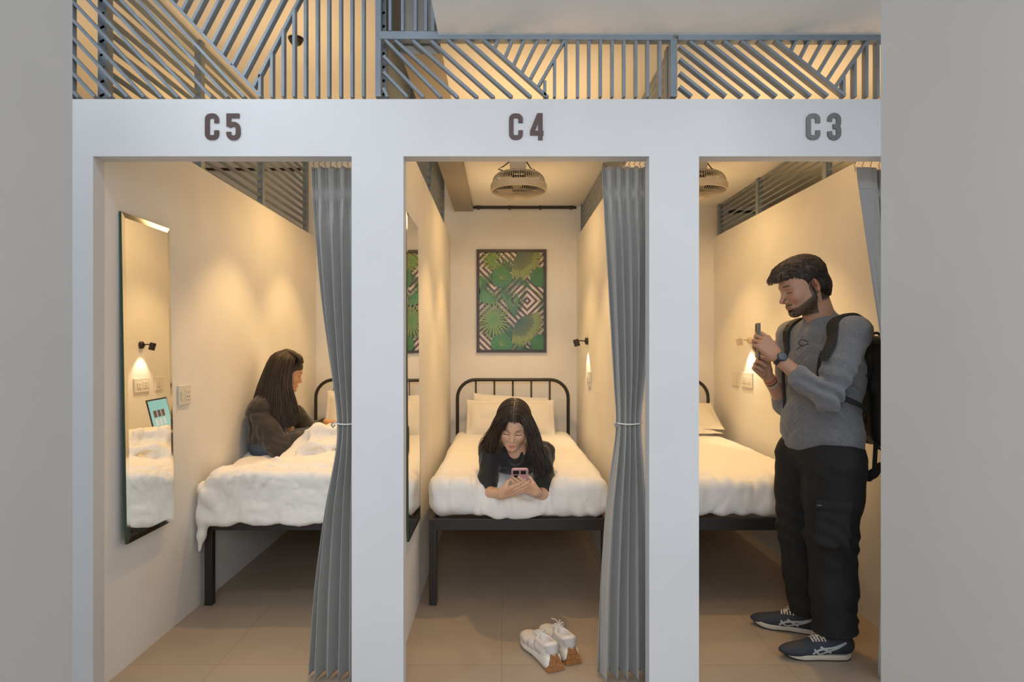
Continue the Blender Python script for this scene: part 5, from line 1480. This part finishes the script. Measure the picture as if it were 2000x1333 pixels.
def woman_hair():
    cap_ = SDF()
    cap_.ell((-.006, 0, .034), (.100, .080, .090), k=.02); cap_.ell((-.045, 0, -.03), (.060, .066, .075), k=.03)
    cap_.ell((.112, 0, -.016), (.075, .074, .095), k=.01, op='s')
    V, Q = cap_.mesh(.0028); 
    part = sstep(.0035, .0015, np.abs(V[:, 1] + .002)) * (V[:, 2] > .05) * (V[:, 0] > -.03) * (V[:, 0] < .085)
    c1 = np.tile(HAIR_W * .8, (len(V), 1)) * (1 - part[:, None]) + np.array((.30, .18, .12)) * part[:, None]
    Vc = (V * scw) @ Fw.T + cw
    p = lambda l: [W(*q) for q in l]
    R_ = [[(1006, 812, 3.285), (1019, 822, 3.262), (1030, 846, 3.262), (1035, 876, 3.27), (1040, 905, 3.275), (1049, 932, 3.275)],
          [(1006, 800, 3.30), (1026, 813, 3.285), (1041, 850, 3.285), (1050, 885, 3.285), (1060, 912, 3.28), (1064, 932, 3.28)],
          [(1005, 789, 3.345), (1028, 802, 3.35), (1046, 840, 3.34), (1059, 880, 3.32), (1071, 908, 3.30), (1077, 922, 3.295)],
          [(1004, 782, 3.40), (1024, 793, 3.44), (1041, 830, 3.45), (1052, 870, 3.43), (1064, 900, 3.39), (1072, 916, 3.37)]]
    L_ = [[(1003, 812, 3.285), (992, 822, 3.264), (981, 838, 3.275), (973, 858, 3.30), (968, 876, 3.35), (964, 888, 3.40)],
          [(1003, 800, 3.30), (986, 811, 3.29), (972, 833, 3.31), (964, 855, 3.35), (957, 873, 3.41), (951, 884, 3.44)],
          [(1003, 789, 3.345), (982, 800, 3.36), (965, 826, 3.39), (953, 850, 3.43), (944, 866, 3.47), (938, 874, 3.50)],
          [(1003, 782, 3.40), (985, 792, 3.45), (970, 816, 3.47), (958, 840, 3.51), (948, 856, 3.55), (940, 866, 3.57)]]
    Fr = [[(1000, 808, 3.285), (990, 816, 3.262), (984, 828, 3.262), (983, 846, 3.270)], [(1003, 810, 3.28), (996, 820, 3.258), (991, 832, 3.256), (989, 845, 3.262)]]
    Fr2 = [[(1008, 808, 3.285), (1018, 818, 3.262), (1023, 832, 3.264), (1026, 848, 3.272)], [(1010, 810, 3.285), (1022, 822, 3.268), (1028, 838, 3.27), (1030, 856, 3.28)]]
    Tip = [[(1055, 870, 3.30), (1068, 892, 3.29), (1077, 908, 3.285), (1084, 921, 3.28)], [(1060, 880, 3.30), (1070, 900, 3.29), (1072, 915, 3.285), (1066, 925, 3.28)]]
    V2, Q2, c2 = strands([([p(g_) for g_ in R_], 330), ([p(g_) for g_ in L_], 300)], 0, .0021, 7, .0050, wave=.011)
    V3, Q3, c3 = strands([([p(g_) for g_ in Fr], 16), ([p(g_) for g_ in Fr2], 20), ([p(g_) for g_ in Tip], 60)], 0, .0011, 8, .003, .2, 10)
    V5, Q5, c5 = skull_strands(560, 5, Fw, cw, scw, (-.05, .093), (66, 112))
    return jn((Vc, Q, c1), (V5, Q5, c5 * HAIR_W * 2.0), (V2, Q2, c2 * HAIR_W * 2.1), (V3, Q3, c3 * HAIR_W * 1.6))
V, Q, cc = woman_hair(); raw('hair', V, Q, M_HAIR, lady, cc)
M_SILV = mat('silver_watch', (.55, .53, .50), .25, .8)
wristband(lerp(eL, wL_, .78), wL_ - eL, .0262, .010, .0022, M_SILV, 'watch_strap', lady)
c = lerp(eL, wL_, .78); MB().box(c + (-.008, -.033, -.012), c + (.012, -.025, .010)).build('watch_case', M_SILV, lady, bevel=.002)
Rp = np.stack([(0, .60, .80), (1, 0, 0), (0, -.80, .60)], 1)     # columns: screen normal, across, towards the top edge
Rp = np.stack([np.array((0, .78, .62)), np.array((1, 0, 0)), np.array((0, -.62, .78))], 1)
phone((.090, 3.214, .684), Rp, .084, .150, .011, mat('pink_phone_case', (.62, .36, .42), .45), M_WATCH, 'pink smartphone held low by the woman on the middle bed',
      ((-.019, .053, .015, .013), (.017, .053, .013, .013), (-.019, .022, .011, .010)), .014)

# ================= the woman sitting in the left bunk =================
HAIR_S = np.array((.030, .020, .015))
sit = person((-1.38, 3.98, .66), 'person with long dark hair sitting against the left bunk wall in dark sweatshirt and jeans')
Fs = frame((.93, .22, -.28), (.27, .05, .96))
cs_ = W(559, 727, 4.02); scs = 1.0
necks = (-1.40, 3.99, 1.04)
hd = head_mesh((.58, .30, .16), False, necks, Fs, cs_, scs, HAIR_S, .0023)
shN, elN, wrN = W(508, 802, 3.90), W(545, 876, 3.80), W(608, 842, 3.93)
shF, elF, wrF = (-1.43, 4.16, 1.0), (-1.28, 4.24, .80), (-1.13, 4.12, .865)
s = SDF(); forearm(s, elN, wrN, .034, .023)
hand_sdf(s, wrN, frame((.95, .28, .02), (.1, -.15, 1)), -1 * -1, [(20, 40, 30)] * 4, [(.016, .018, -.006), (.046, .034, -.012), (.070, .040, -.022), (.088, .036, -.028)], .92)
h1 = s.mesh(.0023)
s = SDF(); forearm(s, elF, wrF, .034, .023)
hand_sdf(s, wrF, frame((.97, -.2, .0), (.1, .0, 1)), -1, [(20, 40, 30)] * 4, [(.016, .018, -.006), (.046, .034, -.012), (.070, .040, -.022), (.088, .036, -.028)], .92)
h2 = s.mesh(.0023)
s = SDF()
s.ell((-1.425, 4.02, .90), (.10, .16, .17), k=.05); s.ell((-1.42, 4.0, .75), (.12, .17, .10), k=.05); s.cap(shN, shF, .045, k=.04); s.cap(necks, (-1.42, 4.0, .95), .045, .06, k=.03)
s.cap(shN, elN, .04, .034, k=.02); s.cap(shF, elF, .04, .034, k=.02)
for y in (3.92, 4.12): s.chain([(-1.38, y, .74), (-1.05, y + (y - 4.02) * .8, .75), (-.82, 4.02 + (y - 4.02) * .5, .735)], [.075, .055, .04], k=.03)
bd = s.mesh(.009)
V, Q, cc = jn(hd, (*h1, (.58, .30, .16)), (*h2, (.58, .30, .16)), (*bd, (.58, .30, .16))); raw('body', V, Q, M_SKIN, sit, cc)
M_SWE = mat('charcoal_sweatshirt', (.036, .030, .028), .85, bump=.15, bscale=180, sheen=.3)
sw = SDF()
sw.ell((-1.435, 4.0, .93), (.125, .185, .175), k=.05); sw.ell((-1.44, 3.985, .79), (.130, .180, .095), k=.05)
sw.cap(shN, shF, .066, k=.05); sw.cap((-1.42, 3.99, 1.0), necks, .075, .06, k=.03)
sw.cap(shN, lerp(shN, elN, .6), .072, .078, k=.04); sw.cap(lerp(shN, elN, .5), elN, .078, .066, k=.03); sw.cap(elN, lerp(elN, wrN, .5), .066, .058, k=.03); sw.cap(lerp(elN, wrN, .5), lerp(elN, wrN, .9), .056, .042, k=.02)
sw.cap(shF, elF, .070, .062, k=.04); sw.cap(elF, lerp(np.array(elF), np.array(wrF), .88), .060, .036, k=.03)
sw.disp = lambda P: folds(P, .004, 24, 76) + folds(P + .03 * np.stack([vnoise(P, 8, 71), vnoise(P, 8, 72), vnoise(P, 8, 73)], -1), .009, 10, 74, (1, 1, .8)) + .004 * np.sin(P[..., 2] * 170 + P[..., 0] * 60) * np.exp(-(np.linalg.norm(P - elN, axis=-1) / .09)**2)
V, Q = sw.mesh(.0055); V[:, 0] = np.maximum(V[:, 0], XL5 + .002); raw('sweatshirt', V, Q, M_SWE, sit)
s = SDF(); s.ell((-1.43, 3.99, .735), (.138, .185, .095), k=.05)
for y in (3.91, 4.13): s.chain([(-1.40, y, .735), (-1.05, y + (y - 4.02) * .8, .752), (-.82, 4.02 + (y - 4.02) * .5, .735)], [.092, .072, .055], k=.04)
s.disp = lambda P: folds(P, .005, 10, 75)
V, Q = s.mesh(.007); V[:, 0] = np.maximum(V[:, 0], XL5 + .002); raw('jeans', V, Q, mat('blue_denim', (.07, .10, .15), .85, bump=.2, bscale=300), sit)
def sit_hair():
    cap_ = SDF(); cap_.ell((-.008, 0, .036), (.100, .080, .090), k=.02); cap_.ell((-.05, 0, -.04), (.058, .070, .085), k=.03)
    cap_.ell((.112, 0, -.040), (.060, .085, .085), k=.01, op='s')
    V, Q = cap_.mesh(.003); Vc = (V * scs) @ Fs.T + cs_
    p = lambda l: [W(*q) for q in l]
    G = [[(556, 685, 4.06), (530, 697, 4.03), (511, 740, 3.99), (498, 776, 3.95), (488, 800, 3.93), (482, 806, 3.92)],
         [(560, 683, 4.03), (533, 700, 3.95), (519, 745, 3.91), (510, 785, 3.88), (506, 812, 3.86), (508, 825, 3.86)],
         [(565, 684, 4.00), (545, 702, 3.92), (535, 748, 3.88), (533, 795, 3.85), (540, 828, 3.83), (548, 842, 3.83)],
         [(572, 687, 3.99), (561, 705, 3.92), (554, 748, 3.885), (560, 795, 3.86), (567, 826, 3.85), (570, 838, 3.85)],
         [(580, 692, 4.00), (575, 706, 3.955), (568, 745, 3.93), (575, 782, 3.90), (583, 812, 3.88), (584, 824, 3.88)]]
    B = [[(560, 684, 4.06), (572, 688, 4.05), (586, 697, 4.03), (591, 706, 4.02)], [(556, 684, 4.0), (570, 690, 3.97), (582, 699, 3.965), (586, 710, 3.97)]]
    Bk = [[(556, 685, 4.08), (528, 705, 4.08), (512, 750, 4.05), (500, 790, 4.0), (496, 806, 3.98)], [(560, 685, 4.12), (545, 700, 4.15), (535, 750, 4.14), (530, 790, 4.1), (530, 810, 4.08)]]
    a = strands([([p(g_) for g_ in G], 520), ([p(g_) for g_ in Bk], 120), ([p(g_) for g_ in B], 170)], 0, .0023, 17, .005, wave=.008)
    b = skull_strands(200, 15, Fs, cs_, scs, (-.06, .085), (60, 110))
    V_, Q_, c_ = jn((Vc, Q, HAIR_S * .8), (b[0], b[1], b[2] * HAIR_S * 1.3), (a[0], a[1], a[2] * HAIR_S * 1.3))
    V_[:, 0] = np.maximum(V_[:, 0], XL5 + .003)
    return V_, Q_, c_
V, Q, cc = sit_hair(); raw('hair', V, Q, M_HAIR, sit, cc)

# ================= white sneakers on the floor =================
M_WUP = mat('off_white_sneaker_fabric', (.70, .64, .57), .7, bump=.05, bscale=420)
M_GREYP = mat('pale_grey_suede', (.50, .45, .42), .8)
M_WMID = mat('cream_sneaker_midsole', (.74, .69, .60), .5)
M_GUM = mat('tan_gum_sole', (.36, .15, .045), .6, bump=.6, bscale=220, var=.25, vscale=120)
M_INS = mat('sneaker_lining', (.33, .28, .18), .8)
def sneaker(heel, ang, label, side):
    heel = np.array(heel, float); ax = np.array((math.cos(ang), math.sin(ang), 0)); lf = np.cross((0, 0, 1), ax); sc = .96
    r = empty('sneaker', heel + ax * .13, label, 'shoe', 'pair of white sneakers on the C 4 floor')
    T = lambda p: heel + (ax * p[0] + lf * p[1]) * sc + np.array((0, 0, p[2] * sc)); R3 = np.stack([ax, lf, (0, 0, 1)], 0)
    u = SDF()
    for t, w_, z, zr in ((.030, .032, .062, .042), (.065, .034, .062, .040), (.105, .037, .058, .036), (.145, .042, .052, .033), (.185, .046, .047, .028), (.222, .044, .043, .024), (.250, .036, .040, .019)):
        u.ell(T((t, 0, z)), (.042, w_, zr), R3, k=.022)
    u.cap(T((.016, -.012, .095)), T((.016, .012, .095)), .012, k=.02)
    for q in (-1, 1): u.cap(T((.022, q*.022, .092)), T((.105, q*.024, .090)), .009, .008, k=.015)
    u.cap(T((.120, 0, .094)), T((.165, 0, .078)), .018, .014, k=.015)
    hole = dict(k=.006, op='s')
    u.ell(T((.066, 0, .110)), (.046, .024, .050), R3, **hole)
    u.clip = [((0, 0, -1), -.022)]
    V, Q = u.mesh(.0021)
    l = (V - heel) @ np.stack([ax, lf, (0, 0, 1)], 1)
    up = raw('upper', V, Q, M_WUP, r)
    ins = MB(); ins.lathe([(0, 0), (.030, 0)], T((.066, 0, .062)), (0, 0, 1), 20); ins.build('insole', M_INS, r)
    # overlays
    mb = MB()
    for q in (-1, 1):
        P = lambda a, b, w_=.06: T((a, q * w_, b))
        surf_ribbon(mb, u, [P(.115, .092), P(.100, .070), P(.085, .050), P(.060, .036)], .014, .0013, 20, .0004)
        surf_ribbon(mb, u, [P(.150, .070), P(.160, .052), P(.150, .034)], .016, .0012, 16, .0004)
        surf_ribbon(mb, u, [P(.235, .060), P(.215, .048), P(.190, .036)], .012, .0012, 16, .0004)
    mb.build('side_overlay', M_GREYP, r)
    mb = MB()
    surf_ribbon(mb, u, [T((.010, -.034, .080)), T((-.006, -.022, .084)), T((-.012, 0, .086)), T((-.006, .022, .084)), T((.010, .034, .080))], .034, .0016, 28, .0006); mb.build('heel_counter', M_GREYP, r)
    # midsole with flared heel
    def lay(t):
        w_ = np.interp(t, [0, .03, .10, .3, .5, .72, .88, .96, 1], [.030, .036, .039, .036, .036, .046, .042, .030, .012]); return w_
    ts_ = np.linspace(0, 1, 30); mb = MB(); rows = []
    for zi, (z, k_) in enumerate(((0.004, 1.0), (.014, 1.05), (.026, 1.02), (.034, .93))):
        row = []
        for q, tt in ((1, ts_), (-1, ts_[::-1])):
            for t in tt:
                x = -.022 * (1 - z / .05) * math.exp(-t / .12) + t * .285 - .004
                zz = z * (1 + .7 * math.exp(-((t) / .22)**2)) + .022 * max(0, t - .78)**2 * 8
                if z < .01: zz = z + .022 * max(0, t - .78)**2 * 8
                row.append(T((x, q * lay(t) * k_, zz)))
        rows.append(row)
    V = np.array(rows).reshape(-1, 3); N = 60; Fc = []
    for i in range(3):
        for k in range(N): q = (k + 1) % N; Fc.append((i*N+k, i*N+q, (i+1)*N+q, (i+1)*N+k))
    for i in (0, 3):
        for k in range(29): Fc.append((i*N+k, i*N+k+1, i*N+N-2-k, i*N+N-1-k))
    mid = mb.add(V, Fc).build('midsole', M_WMID, r, smooth=True)
    # studded heel triangle and outsole
    mb = MB(); tri = []
    A = [T((-.034, -.041, .002)), T((-.034, .041, .002)), T((-.008, .012, .078)), T((-.008, -.012, .078))]
    B_ = [p_ + ax * .030 for p_ in A]
    mb.add(A + B_, [(0, 1, 2, 3), (7, 6, 5, 4), (0, 4, 5, 1), (1, 5, 6, 2), (2, 6, 7, 3), (3, 7, 4, 0)])
    rng = np.random.RandomState(3)
    for i in range(6):
        n_ = 6 - i
        for j in range(n_):
            v = (i + .5) / 6.3; u_ = (j + .5) / n_
            p_ = lerp(lerp(A[0], A[1], u_), lerp(A[3], A[2], u_), v); mb.lathe([(.0052, 0), (.004, .003), (0, .0042)], p_, -ax + np.array((0, 0, .35)), 6)
    mb.build('gum_heel', M_GUM, r, smooth=False)
    mb = MB(); rows = []
    for z, k_ in ((0, .97), (.005, 1.0)):
        rows.append([T((-.024 * math.exp(-t / .12) + t * .285 - .004, q * lay(t) * k_, z + .022 * max(0, t - .78)**2 * 8)) for q, tt in ((1, ts_), (-1, ts_[::-1])) for t in tt])
    V = np.array(rows).reshape(-1, 3); Fc = [(k, (k+1) % N, N + (k+1) % N, N + k) for k in range(N)] + [(i*N+k, i*N+k+1, i*N+N-2-k, i*N+N-1-k) for i in (0, 1) for k in range(29)]
    mb.add(V, Fc).build('outsole', M_OUT, r)
    mb = MB()
    for k in range(5):
        t = .118 + .016 * k
        surf_ribbon(mb, u, [T((t, -.024, .10)), T((t + .003, 0, .11)), T((t + .001, .024, .10))], .0068, .0026, 12, .0012)
    c0 = T((.118, 0, .112))
    for q in (-1, 1):
        mb.tube(smooth_path([c0, c0 + lf*q*.018 + np.array((0, 0, .006 + .006 * side)), c0 + lf*q*.026 + ax*.008 + np.array((0, 0, -.006)), c0 + lf*q*.010], 14), .0021, 6)
        mb.tube(smooth_path([c0, c0 + lf*q*.008 + ax*.01 + np.array((0, 0, .006 + .014 * side)), c0 + lf*q*.024 + ax*(.024 + .004*q) + np.array((0, 0, -.006 + .030 * side * (q > 0)))], 10), .0019, 6)
    mb.build('laces', M_WUP, r, smooth=True)
g1 = W(1083, 1313, 2.645); g2 = W(1118, 1297, 2.70)
h1_ = (g1[0], 1250*1.33/(1311-684), 0); h2_ = (1118 - 980, 0, 0)
Y1 = F * 1.33 / (1312 - 684.0); Y2 = F * 1.33 / (1298 - 684.0)
sneaker(((1081 - 980) * Y1 / F, Y1 + .025, 0), math.radians(113), 'white sneaker with a tan studded heel, the nearer of the pair', 0)
sneaker(((1116 - 980) * Y2 / F, Y2 + .025, 0), math.radians(111), 'white sneaker with standing lace end, the farther of the pair', 1)
